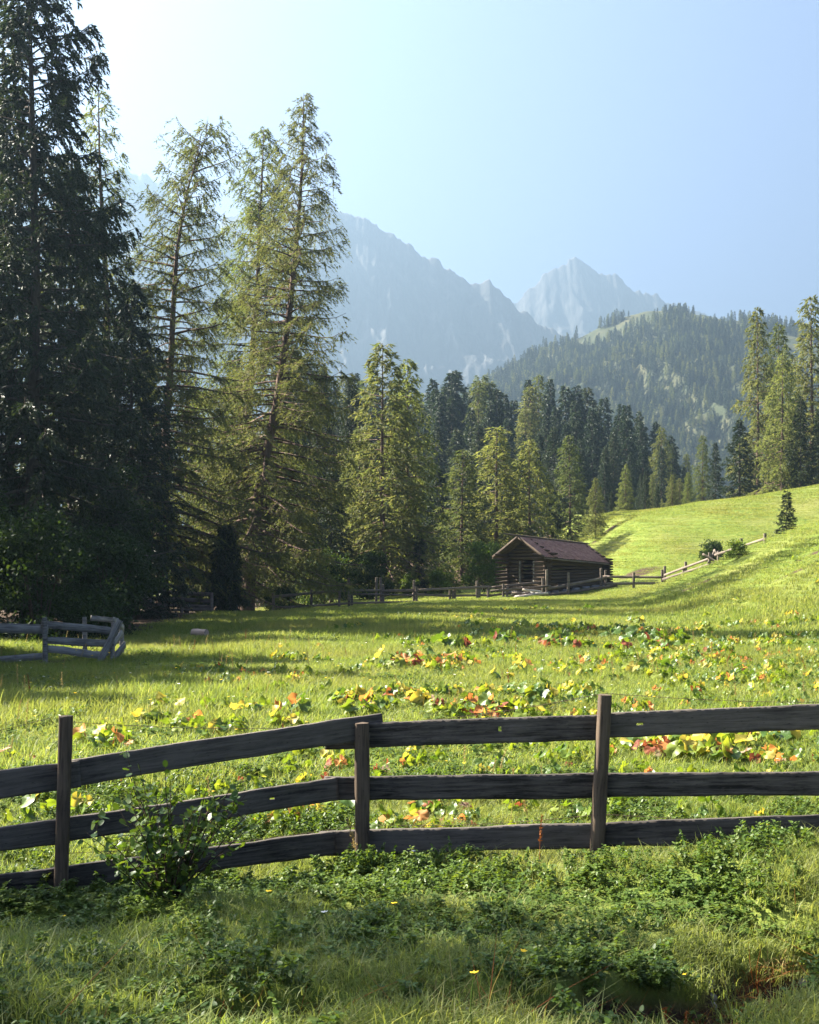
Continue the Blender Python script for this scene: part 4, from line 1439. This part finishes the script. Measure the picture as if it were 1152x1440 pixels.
G_, Lm, Ye, Or, Ru, De = 'green', 'lime', 'yellow', 'orange', 'rust', 'dead'
greenish = [G_, Lm, Lm, G_, Lm, Lm, Ye]
mixed = [Lm, Lm, Ye, Or, Lm, G_, Lm, G_, G_, Ru]
fiery = [Or, Ru, Lm, Ye, De, Lm, Ru, G_, Lm]
# the big patch behind the middle post
for i in range(34):
    px = 480 + 290 * ((i + gp.random()) / 34)
    Y = gp.uniform(17.2, 20.2)
    pal = [fiery, mixed, greenish, greenish][int(gp.integers(0, 4))] if px < 690 else [mixed, greenish, greenish][int(gp.integers(0, 3))]
    nm = {id(fiery): ('orange and russet', 'russet plants of the big patch'), id(mixed): ('yellow, lime and orange', 'mottled plants of the big patch'), id(greenish): ('lime green', 'lime plants of the big patch')}[id(pal)]
    butterbur(px, Y, gp.uniform(.14, .20), int(gp.integers(9, 14)), pal, nm[0] + ' broad-leaved plant in the biggest patch, beyond the middle fence post', nm[1])
for px, Y in ((128, 14.8), (150, 15.2), (168, 14.6), (143, 14.2)):
    butterbur(px, Y, .17, 8, greenish + [Or], 'lime and orange broad-leaved plant beyond the post next to the shrub', 'plants beyond the shrub post')
for i in range(13):
    butterbur(205 + 225 * (i + gp.random()) / 13, gp.uniform(15.2, 18), gp.uniform(.14, .19), 8, greenish if i % 3 else mixed, 'yellow-green broad-leaved plant in the strip above the rising top rail', 'plants above the rising top rail')
for i in range(20):
    px = 905 + 190 * (i + gp.random()) / 20
    Y = gp.uniform(13.3, 15.8)
    pal = fiery if Y < 14.0 else [G_, G_, Lm, Lm, G_, Ye]
    butterbur(px, Y, gp.uniform(.16, .22), int(gp.integers(8, 12)), pal, ('russet' if pal is fiery else 'fresh green') + ' broad-leaved plant in the patch framed by the two upper rails', 'russet plants between the upper rails' if pal is fiery else 'green plants between the upper rails')
for i in range(12):
    butterbur(545 + 120 * (i + gp.random()) / 12, gp.uniform(24.5, 28), gp.uniform(.19, .25), 8, [G_, Lm, Lm, Ye, G_, Or] if i > 3 else fiery, 'broad-leaved plant of the middle patch halfway to the barn', 'plants of the middle patch')
for i in range(16):
    butterbur(700 + 300 * (i + gp.random()) / 16, gp.uniform(22, 28), gp.uniform(.17, .22), 7, mixed if i % 2 else greenish, 'scattered broad-leaved plant in the meadow halfway up towards the slope', 'scattered plants towards the slope')
for i, (px, Y, s, n, pal) in enumerate(((541, 12.9, .13, 6, fiery), (560, 13.2, .12, 5, mixed), (590, 10.9, .12, 6, fiery), (612, 10.8, .13, 6, mixed), (635, 11.0, .12, 6, fiery), (660, 11.3, .11, 5, mixed), (640, 10.2, .11, 5, [Ru, Or]),
                                        (395, 10.3, .14, 6, [Or, G_, Ye]), (425, 10.6, .16, 4, [Or, Or, Ye]), (402, 9.3, .13, 5, fiery), (565, 9.7, .14, 6, [Ye, Or, Lm]), (598, 9.6, .12, 5, [Ye, Or]), (480, 11.0, .17, 5, [G_, G_, Lm]), (550, 10.5, .16, 5, [G_, Lm, Lm]),
                                        (800, 13.4, .12, 5, mixed), (335, 12.4, .13, 6, mixed), (390, 12.8, .13, 6, mixed), (355, 12.9, .12, 5, greenish), (440, 12.6, .10, 5, mixed), (1110, 13.2, .11, 5, fiery), (1140, 13.4, .11, 5, fiery), (735, 10.9, .11, 5, mixed), (800, 10.7, .09, 5, greenish), (715, 11.3, .12, 5, greenish), (20, 13.5, .15, 5, fiery), (30, 10.6, .15, 5, [G_]), (60, 10.8, .15, 5, [G_, Lm]), (375, 10.2, .12, 5, [Or, Ru]))):
    nm = 'orange-leaved' if pal[0] in (Or, Ru) else ('yellowing' if pal[0] in (Ye, Lm) else 'green')
    butterbur(px, Y, s, n, pal, nm + ' broad-leaved plant seen between the rails just behind the near fence', nm + ' plants just behind the near fence')
for i in range(75):
    px = gp.uniform(560, 1190); Y = gp.uniform(27, 62)
    if px < 700 and gp.random() < .4: px += 260
    pal, nm = [(mixed, 'mottled orange and lime'), (greenish, 'bright lime'), (greenish, 'bright lime'), ([G_, Lm, G_], 'deep green')][int(gp.integers(0, 4))]
    zone = 'towards the barn' if px < 850 else ('at the foot of the grassy slope' if Y > 42 else 'in the open meadow before the slope')
    butterbur(px, Y, gp.uniform(.13, .21), 9, pal, 'small far %s broad-leaved plant %s' % (nm, zone), 'far %s plants %s' % (nm, zone), parts=False)
for i in range(22):
    px = gp.uniform(590, 960); Y = gp.uniform(30.5, 34.5)
    butterbur(px, Y, gp.uniform(.25, .34), 9, [G_, G_, G_, Lm, Ru], 'dark green broad-leaved plant in the shaded band across the meadow', 'plants of the shaded band', parts=False)

# ------------------------------------------------------------------ the shrub before the fence
sx, sY = (236 - CX) / FPX * 7.35, 7.35
sroot = thing('leafy_shrub', (sx, sY, Hs(sx, sY) - .02), 'dark round-leaved shrub growing in front of the near fence', 'shrub')
gs = np.random.default_rng(88)


def round_leaf(seed):
    g = np.random.default_rng(seed)
    V = [(0, 0, 0)]
    n = 8
    for i in range(n):
        th = 2 * math.pi * i / n
        V.append((.5 + .5 * math.cos(th), .36 * math.sin(th) * (1 + g.normal(0, .06)), .10 * math.cos(th) ** 2 - .10 + abs(math.sin(th)) * .10 + g.normal(0, .02)))
    V.append((.5, 0, -.05))
    F = [[n + 1, 1 + i, 1 + (i + 1) % n] for i in range(n)]
    me = mesh_np('leaf', np.array(V), np.array(F), True)
    me.materials.append(M['shrub'])
    return me


RL = [round_leaf(700 + i) for i in range(4)]
stems = MB()
tips = []
for i in range(40):
    az = i * 2.4 + gs.normal() * .3
    hgt = gs.uniform(.45, .80) * (1 if i % 6 else 1.18)
    out_r = gs.uniform(.08, .56)
    s = np.linspace(0, 1, 7)
    p = np.column_stack([out_r * math.cos(az) * s ** 1.3 + gs.normal(0, .008, 7), .8 * out_r * math.sin(az) * s ** 1.3 + gs.normal(0, .008, 7), hgt * s - .05])
    stems.tube(p, .0065 * (1.1 - .8 * s), 4)
    for k in range(16):
        t_ = gs.uniform(.25, 1.0)
        q = np.array([np.interp(t_, s, p[:, j]) for j in range(3)])
        if k % 4 == 0:
            e_ = q + np.array([gs.normal() * .09, gs.normal() * .09, gs.uniform(.02, .12)])
            stems.tube(np.array([q, (q + e_) / 2 + [0, 0, .012], e_]), np.array([.003, .0025, .001]), 3)
            for w in np.linspace(.3, 1, 5): tips.append(q * (1 - w) + e_ * w)
        else:
            tips.append(q)
# a taller shoot reaching past the middle rail
for (dx, hh) in ((-.22, .98), (.02, .88), (.30, .84)):
    s = np.linspace(0, 1, 7)
    p = np.column_stack([dx * s + .03 * np.sin(s * 5), -.02 * s, hh * s])
    stems.tube(p, .006 * (1.1 - .8 * s), 4)
    for t_ in np.linspace(.4, 1, 14): tips.append(np.array([np.interp(t_, s, p[:, j]) for j in range(3)]))
link('stem', stems.mesh('stem', True), M['twig'], sroot)
order = np.argsort([q[1] for q in tips])
rest = MB()
for n_, ix in enumerate(order):
    q = tips[ix]
    sz = gs.uniform(.034, .062)
    m = Matrix.Translation(q) @ Matrix.Rotation(gs.uniform(0, 6.28), 4, 'Z') @ Matrix.Rotation(gs.normal() * .7 + .1, 4, 'Y') @ Matrix.Rotation(gs.normal() * .5, 4, 'X') @ Matrix.Scale(sz, 4)
    me = RL[n_ % 4]
    if n_ < 290:
        o = link('leaf', me, None, sroot); o.matrix_local = m
    else:
        co = np.empty(len(me.vertices) * 3); me.vertices.foreach_get('co', co)
        rest.add(co.reshape(-1, 3) @ np.array(m.to_3x3()).T + np.array(m.translation), np.array([list(p.vertices) for p in me.polygons]))
o = link('foliage', rest.mesh('foliage', True), M['shrub'], sroot); o['kind'] = 'stuff'

# ------------------------------------------------------------------ grass


def blades(seed, n, rad, hmin, hmax, w, lean, seg=3, mat_share=0):
    g = np.random.default_rng(seed)
    r_ = rad * np.sqrt(g.random(n)); a = g.uniform(0, 6.283, n)
    bx, by = r_ * np.cos(a), r_ * np.sin(a)
    hgt = g.uniform(hmin, hmax, n) * (1 - .3 * (r_ / rad) ** 2)
    la = g.uniform(0, 6.283, n); ln = np.abs(g.normal(0, lean, n)) * hgt
    wa = la + 1.57 + g.normal(0, .5, n)
    V = np.empty((n, seg * 2 + 1, 3))
    for s in range(seg + 1):
        t_ = s / seg
        cx = bx + np.cos(la) * ln * t_ ** 1.8; cyy = by + np.sin(la) * ln * t_ ** 1.8
        cz = hgt * (t_ - .18 * lean * t_ ** 3) - .02
        if s == seg:
            V[:, seg * 2] = np.column_stack([cx, cyy, cz])
        else:
            ww = w * .5 * (1 - .65 * t_)
            V[:, s * 2] = np.column_stack([cx - np.cos(wa) * ww, cyy - np.sin(wa) * ww, cz])
            V[:, s * 2 + 1] = np.column_stack([cx + np.cos(wa) * ww, cyy + np.sin(wa) * ww, cz])
    base = (np.arange(n) * (seg * 2 + 1))[:, None]
    F = []
    for s in range(seg - 1):
        F.append(base + np.array([[s * 2, s * 2 + 1, s * 2 + 3]])); F.append(base + np.array([[s * 2, s * 2 + 3, s * 2 + 2]]))
    F.append(base + np.array([[seg * 2 - 2, seg * 2 - 1, seg * 2]]))
    return V.reshape(-1, 3), np.concatenate(F)


def herb_mesh(seed, n, rad, hgt, leaf):
    g = np.random.default_rng(seed)
    mb = MB()
    ns = 7
    sp = []
    for i in range(ns):
        a = g.uniform(0, 6.28); r_ = rad * g.uniform(.1, 1)
        s = np.linspace(0, 1, 4)
        p = np.column_stack([r_ * math.cos(a) * (.4 + .6 * s), r_ * math.sin(a) * (.4 + .6 * s), hgt * g.uniform(.55, 1.1) * s - .02])
        mb.tube(p, .003 * (1.2 - s), 3)
        sp.append(p)
    V = []; F = []
    for i in range(n):
        p = sp[i % ns]
        t_ = g.uniform(.3, 1.0) * 3
        k = min(int(t_), 2)
        q = p[k] * (1 - (t_ - k)) + p[k + 1] * (t_ - k)
        a = g.uniform(0, 6.28)
        ax = np.array([math.cos(a), math.sin(a), g.normal(-.1, .35)]); ax /= np.linalg.norm(ax)
        sd_ = np.cross(ax, [g.normal(0, .3), g.normal(0, .3), 1]); sd_ /= np.linalg.norm(sd_)
        L = leaf * g.uniform(.6, 1.25)
        up_ = np.cross(sd_, ax)
        pts = [q, q + ax * L * .35 + sd_ * L * .30, q + ax * L * .75 + sd_ * L * .22 - up_ * L * .08, q + ax * L - up_ * L * .15, q + ax * L * .75 - sd_ * L * .22 - up_ * L * .08, q + ax * L * .35 - sd_ * L * .30, q + ax * L * .5 - up_ * L * .10]
        b0 = len(V)
        V += pts
        F += [[b0 + 6, b0 + j, b0 + (j + 1) % 6] for j in range(6)]
    mb.add(V, F)
    return mb.mesh('herb', False)


def flower_mesh(seed, hgt, mat_p):
    g = np.random.default_rng(seed)
    mb = MB()
    s = np.linspace(0, 1, 4)
    mb.tube(np.column_stack([.03 * s ** 2, 0 * s, hgt * s]), .0022 * (1.2 - .5 * s), 3)
    n0 = sum(len(f) for f in mb.F[4])
    c = np.array([.03, 0, hgt])
    V = [c + [0, 0, .003]]
    for i in range(10):
        a = i * .628
        r_ = .016 if i % 2 else .010
        V.append(c + [r_ * math.cos(a), r_ * math.sin(a), .004 * (i % 2)])
    mb.add(V, [[0, 1 + i, 1 + (i + 1) % 10] for i in range(10)])
    me = mb.mesh('flower')
    me.materials.append(M['herb']); me.materials.append(mat_p)
    mi = np.array([0 if p.loop_total == 4 else 1 for p in me.polygons], np.int32)
    me.polygons.foreach_set('material_index', mi)
    return me


def spike_mesh(seed, hgt):
    """dry dock or grass spike"""
    g = np.random.default_rng(seed)
    mb = MB()
    s = np.linspace(0, 1, 5)
    mb.tube(np.column_stack([.05 * s ** 2, .02 * s, hgt * s]), .0028 * (1.1 - .8 * s), 3)
    m = 90
    zz = g.uniform(.45, 1, m)
    p = np.column_stack([.05 * zz ** 2, .02 * zz, hgt * zz]) + g.normal(0, .011, (m, 3)) * (1.25 - zz)[:, None] * [1, 1, .6]
    ax = nrm(g.normal(0, 1, (m, 3)) + [0, 0, .6]) * .017
    wv = nrm(np.cross(ax, g.normal(0, 1, (m, 3)))) * .005
    V = np.stack([p - wv, p + wv, p + ax], 1).reshape(-1, 3)
    mb.add(V, np.arange(len(V)).reshape(-1, 3))
    return mb.mesh('spike')


def wedge(n, y0, y1, g, margin=1.5, bias=1.0):
    """random plan points over the part of the meadow the camera overlooks, with room at the sides"""
    y = y0 + (y1 - y0) * g.random(n) ** bias
    hwid = y * 0.36 + margin
    # area weighting
    keepp = g.random(n) < hwid / (y1 * 0.36 + margin)
    y = y[keepp]; hwid = hwid[keepp]
    x = g.uniform(-1, 1, len(y)) * hwid
    return x, y


gg = np.random.default_rng(99)
near_tufts = [proto_obj('tuft', mesh_np('tuft', *blades(800 + i, 80, .15, .04, (.09, .12, .07, .17)[i], .0055, .9)), M['grass']) for i in range(4)]
near_tufts += [proto_obj('tuft', herb_mesh(820 + i, 135, .16, (.09, .15, .07)[i], (.023, .029, .018)[i]), M['herb']) for i in range(3)]
x, y = wedge(15000, 3.0, 13.0, gg, 1.3)
sm = soil_mask(x, y)
k = sm < 0.70 + 0.25 * gg.random(len(x))
x, y = x[k], y[k]
hb = vnoise(x * 1.1, y * 1.1, 71) * .7 + vnoise(x * 3, y * 3, 72) * .3
fence_band = np.exp(-((y - 8.05) / .75) ** 2)
is_h = (hb + .30 * fence_band + .08 * (y < 6)) > gg.uniform(.42, .82, len(x))
idx = np.where(is_h, 4 + gg.integers(0, 3, len(x)), gg.integers(0, 4, len(x)))
tall = .75 + .7 * vnoise(x * .8, y * .8, 73) + np.where(x < -.8, -.15, .3) * fence_band
sc_ = gg.uniform(.7, 1.15, len(x)) * tall * (.78 + .22 * S((y - 7) / 2))
scatter('near_grass', np.column_stack([x, y, H(x, y)]), np.column_stack([gg.normal(0, .08, len(x)), gg.normal(0, .08, len(x)), gg.uniform(0, 6.28, len(x))]),
        np.column_stack([gg.uniform(.9, 1.3, len(x)), gg.uniform(.9, 1.3, len(x)), sc_]), idx, near_tufts, 'rough grass and low herbs around the near fence', 'grass')

mid_tufts = [proto_obj('tuft', mesh_np('tuft', *blades(840 + i, 90, .32, .08, (.22, .30, .18, .26)[i], .010, .6)), M['grass']) for i in range(4)]
mid_tufts += [proto_obj('tuft', herb_mesh(860 + i, 90, .28, .15, .055), M['herb']) for i in range(2)]
x, y = wedge(16000, 12.0, 36.0, gg, 2.0)
k = (soil_mask(x, y) < 0.35 + .2 * gg.random(len(x)))
x, y = x[k], y[k]
is_h = (vnoise(x * .5, y * .5, 75) * .6 + vnoise(x * 1.6, y * 1.6, 76) * .4) > gg.uniform(.50, .95, len(x))
idx = np.where(is_h, 4 + gg.integers(0, 2, len(x)), gg.integers(0, 4, len(x)))
sc_ = gg.uniform(.7, 1.2, len(x)) * (.5 + .9 * vnoise(x * .33, y * .33, 77))
scatter('meadow_grass', np.column_stack([x, y, H(x, y)]), np.column_stack([gg.normal(0, .06, len(x)), gg.normal(0, .06, len(x)), gg.uniform(0, 6.28, len(x))]),
        np.column_stack([gg.uniform(.9, 1.3, len(x)), gg.uniform(.9, 1.3, len(x)), sc_]), idx, mid_tufts, 'tall sunlit meadow grass behind the near fence', 'grass')

far_tufts = [proto_obj('tuft', mesh_np('tuft', *blades(880 + i, 110, .75, .10, (.26, .34, .20)[i], .022, .5, 2)), M['grass']) for i in range(3)]
x, y = wedge(19000, 34.0, 86.0, gg, 4.0)
sl = S((x - 12.5) / 4) * S((y - 40) / 15)
k = (soil_mask(x, y) < 0.35 + .25 * gg.random(len(x))) 
inb = (np.abs((x - Nn.x - ur.x * LB / 2 - ug.x * WB / 2) * ur.x + (y - Nn.y - ur.y * LB / 2 - ug.y * WB / 2) * ur.y) < LB / 2 + .2) & (np.abs((x - Nn.x - ur.x * LB / 2 - ug.x * WB / 2) * ug.x + (y - Nn.y - ur.y * LB / 2 - ug.y * WB / 2) * ug.y) < WB / 2 + .2)
k &= ~inb
x, y = x[k], y[k]
sl = S((x - 12.5) / 4) * S((y - 40) / 15)
sc_ = gg.uniform(.7, 1.2, len(x)) * (.45 + .9 * vnoise(x * .2, y * .2, 78)) * (1 - .35 * sl) * (1 - .45 * S((y - 60) / 12))
scatter('far_meadow_grass', np.column_stack([x, y, H(x, y)]), np.column_stack([0 * x, 0 * x, gg.uniform(0, 6.28, len(x))]),
        np.column_stack([gg.uniform(.9, 1.3, len(x)), gg.uniform(.9, 1.3, len(x)), sc_]), gg.integers(0, 3, len(x)), far_tufts, 'sunlit grass of the far meadow in front of the barn', 'grass')

lawn_tufts = [proto_obj('tuft', mesh_np('tuft', *blades(900 + i, 130, 1.1, .04, (.11, .15)[i], .030, .6, 2)), M['lawn']) for i in range(2)]
x = gg.uniform(6, 62, 9000); y = gg.uniform(80, 135, 9000)
k = (soil_mask(x, y) < 0.4) & (x > .115 * y) & (x / y < .46)
x, y = x[k], y[k]
sc_ = gg.uniform(.7, 1.2, len(x)) * (.6 + .8 * vnoise(x * .25, y * .25, 79))
scatter('pasture_grass', np.column_stack([x, y, H(x, y)]), np.column_stack([0 * x, 0 * x, gg.uniform(0, 6.28, len(x))]),
        np.column_stack([0 * x + 1.1, 0 * x + 1.1, sc_]), gg.integers(0, 2, len(x)), lawn_tufts, 'short cropped bright grass of the pasture hill behind the barn', 'grass')

# low leaf rosettes carpeting the meadow between the larger plants


def rosette(seed, pal, n=6):
    g = np.random.default_rng(seed)
    mb = MB(); mi = []; ml = []
    for i in range(n):
        kx = pal[int(g.integers(0, len(pal)))]
        if M['leaf_' + kx] not in ml: ml.append(M['leaf_' + kx])
        me = LEAVES[kx][int(g.integers(0, 7))]
        az = i * 2.4 + g.normal() * .4
        sz = g.uniform(.7, 1.25)
        m = Matrix.Translation((.5 * math.cos(az), .5 * math.sin(az), -.25)) @ Matrix.Rotation(az, 4, 'Z') @ Matrix.Diagonal((sz, sz, sz, 1))
        co = np.empty(len(me.vertices) * 3); me.vertices.foreach_get('co', co)
        nv = mb.n
        mb.V.append(co.reshape(-1, 3) @ np.array(m.to_3x3()).T + np.array(m.translation)); mb.n += len(co) // 3
        tr = []
        for p in me.polygons:
            v = list(p.vertices)
            tr.append(v[:3])
            if len(v) == 4: tr.append([v[0], v[2], v[3]])
        mb.F.setdefault(3, []).append(np.array(tr) + nv)
        mi += [ml.index(M['leaf_' + kx])] * len(tr)
    me = mb.mesh('rosette')
    for m_ in ml: me.materials.append(m_)
    me.polygons.foreach_set('material_index', np.array(mi, np.int32))
    return me


ro = [proto_obj('ro', rosette(960 + i, p), None) for i, p in enumerate(([Lm, Lm, Lm, Ye], [Lm, G_, Lm], [G_, G_, Lm], [Lm, Ye, G_, Or], [Lm, G_, G_], [Or, Ru, Lm, G_]))]
x, y = wedge(4600, 9.6, 42.0, gg, 1.0)
dn = vnoise(x * .35, y * .22, 83) * .65 + vnoise(x * 1.1, y * .8, 84) * .45
dn = dn + .10 * S((x + 3) / 6) - .25 * S((-x - 3) / 3)
k = (dn > .62 + .08 * S((y - 24) / 14)) & (soil_mask(x, y) < .3)
x, y = x[k], y[k]
sc_ = gg.uniform(.045, .085, len(x)) * (1 + .018 * y)
scatter('leaf_carpet', np.column_stack([x, y, H(x, y) + .03]), np.column_stack([0 * x, 0 * x, gg.uniform(0, 6.28, len(x))]), np.column_stack([sc_, sc_, sc_ * 1.3]),
        gg.choice([0, 0, 1, 1, 2, 4, 4, 2, 0, 1, 1, 4, 4, 2, 1, 3, 5], len(x)), ro, 'low carpet of small yellow-green leaves through the sunlit meadow', 'ground cover')

# flowers and dry stalks among the grass
fl = [proto_obj('fl', flower_mesh(920, .17, M['petal_yellow']), None), proto_obj('fl', flower_mesh(921, .15, M['petal_white']), None), proto_obj('fl', flower_mesh(922, .2, M['petal_yellow']), None)]
x, y = wedge(420, 4.0, 30.0, gg, 1.0)
sc_ = gg.uniform(.6, 1.1, len(x)) * (1 + .03 * y)
scatter('wild_flowers', np.column_stack([x, y, H(x, y)]), np.column_stack([gg.normal(0, .15, len(x)), gg.normal(0, .15, len(x)), gg.uniform(0, 6.28, len(x))]), np.column_stack([sc_, sc_, sc_]), gg.integers(0, 3, len(x)), fl,
        'tiny yellow and white wild flowers in the grass', 'flowers')
sp_ = []
for i in range(3):
    sp_.append(proto_obj('sp', spike_mesh(940 + i, (.42, .36, .5)[i]), M['straw'] if i else M['rust']))
x, y = wedge(420, 7.5, 34.0, gg, 1.0)
k = gg.random(len(x)) < .25 + .75 * (vnoise(x * .4, y * .4, 81) > .55)
x, y = x[k], y[k]
sc_ = gg.uniform(.6, 1.15, len(x))
pts_ = np.column_stack([x, y, H(x, y)])
ex = np.array([((945 - CX) / FPX * 5.2 + dx, 5.2 + dy, 0) for dx, dy in ((0, 0), (.02, .03), (-.02, .01), (.03, -.02))])
ex[:, 2] = H(ex[:, 0], ex[:, 1])
pts_ = np.vstack([pts_, ex]); n_ = len(pts_)
idx = gg.choice([0, 1, 1, 2, 2, 1, 2], n_); idx[-4:] = 0
sc_ = np.concatenate([sc_, [1.0, .8, .7, .9]])
scatter('dry_stalks', pts_, np.column_stack([gg.normal(0, .12, n_), gg.normal(0, .12, n_), gg.uniform(0, 6.28, n_)]), np.column_stack([sc_, sc_, sc_]), idx, sp_,
        'thin dry straw and rust coloured stalks standing in the grass', 'dry stalks')

# dead grass and pebbles on the eroded bank
lt_ = [proto_obj('lt', mesh_np('litter', *blades(980 + i, 26, .12, .06, .22, .006, 2.2)), M['straw'] if i < 2 else M['rust']) for i in range(3)]
lt_ += [proto_obj('lt', stone(985 + i, .035), M['stone']) for i in range(2)]
x = gg.uniform(-3, 3.4, 5200); y = gg.uniform(3.6, 7.2, 5200)
bmk, _ = brook_mask(x, y)
k = (bmk > .25) & (gg.random(len(x)) < .45)
x, y = x[k], y[k]
sc_ = gg.uniform(.5, 1.2, len(x))
scatter('bank_litter', np.column_stack([x, y, H(x, y)]), np.column_stack([gg.normal(0, .5, len(x)), gg.normal(0, .5, len(x)), gg.uniform(0, 6.28, len(x))]), np.column_stack([sc_, sc_, sc_]),
        gg.choice([0, 1, 2, 2, 3, 4, 3, 4], len(x)), lt_, 'dead grass and pebbles on the dark eroded bank of the ditch', 'litter')

# ------------------------------------------------------------------ the air of the valley
hz, nt, out = new_mat('valley_air')
pv = nd(nt, 'ShaderNodeVolumePrincipled')
pv.inputs['Color'].default_value = (0.225, 0.325, 0.44, 1)
pv.inputs['Density'].default_value = 0.00044
pv.inputs['Anisotropy'].default_value = 0.5
nt.links.new(pv.outputs[0], out.inputs['Volume'])
mb = MB()
mb.box((0, 2100, 460), 8400, 4900, 940)
ho = link('haze', mb.mesh('haze'), hz)
tag(ho, 'thin blue haze filling the valley air', 'haze', None, 'stuff')
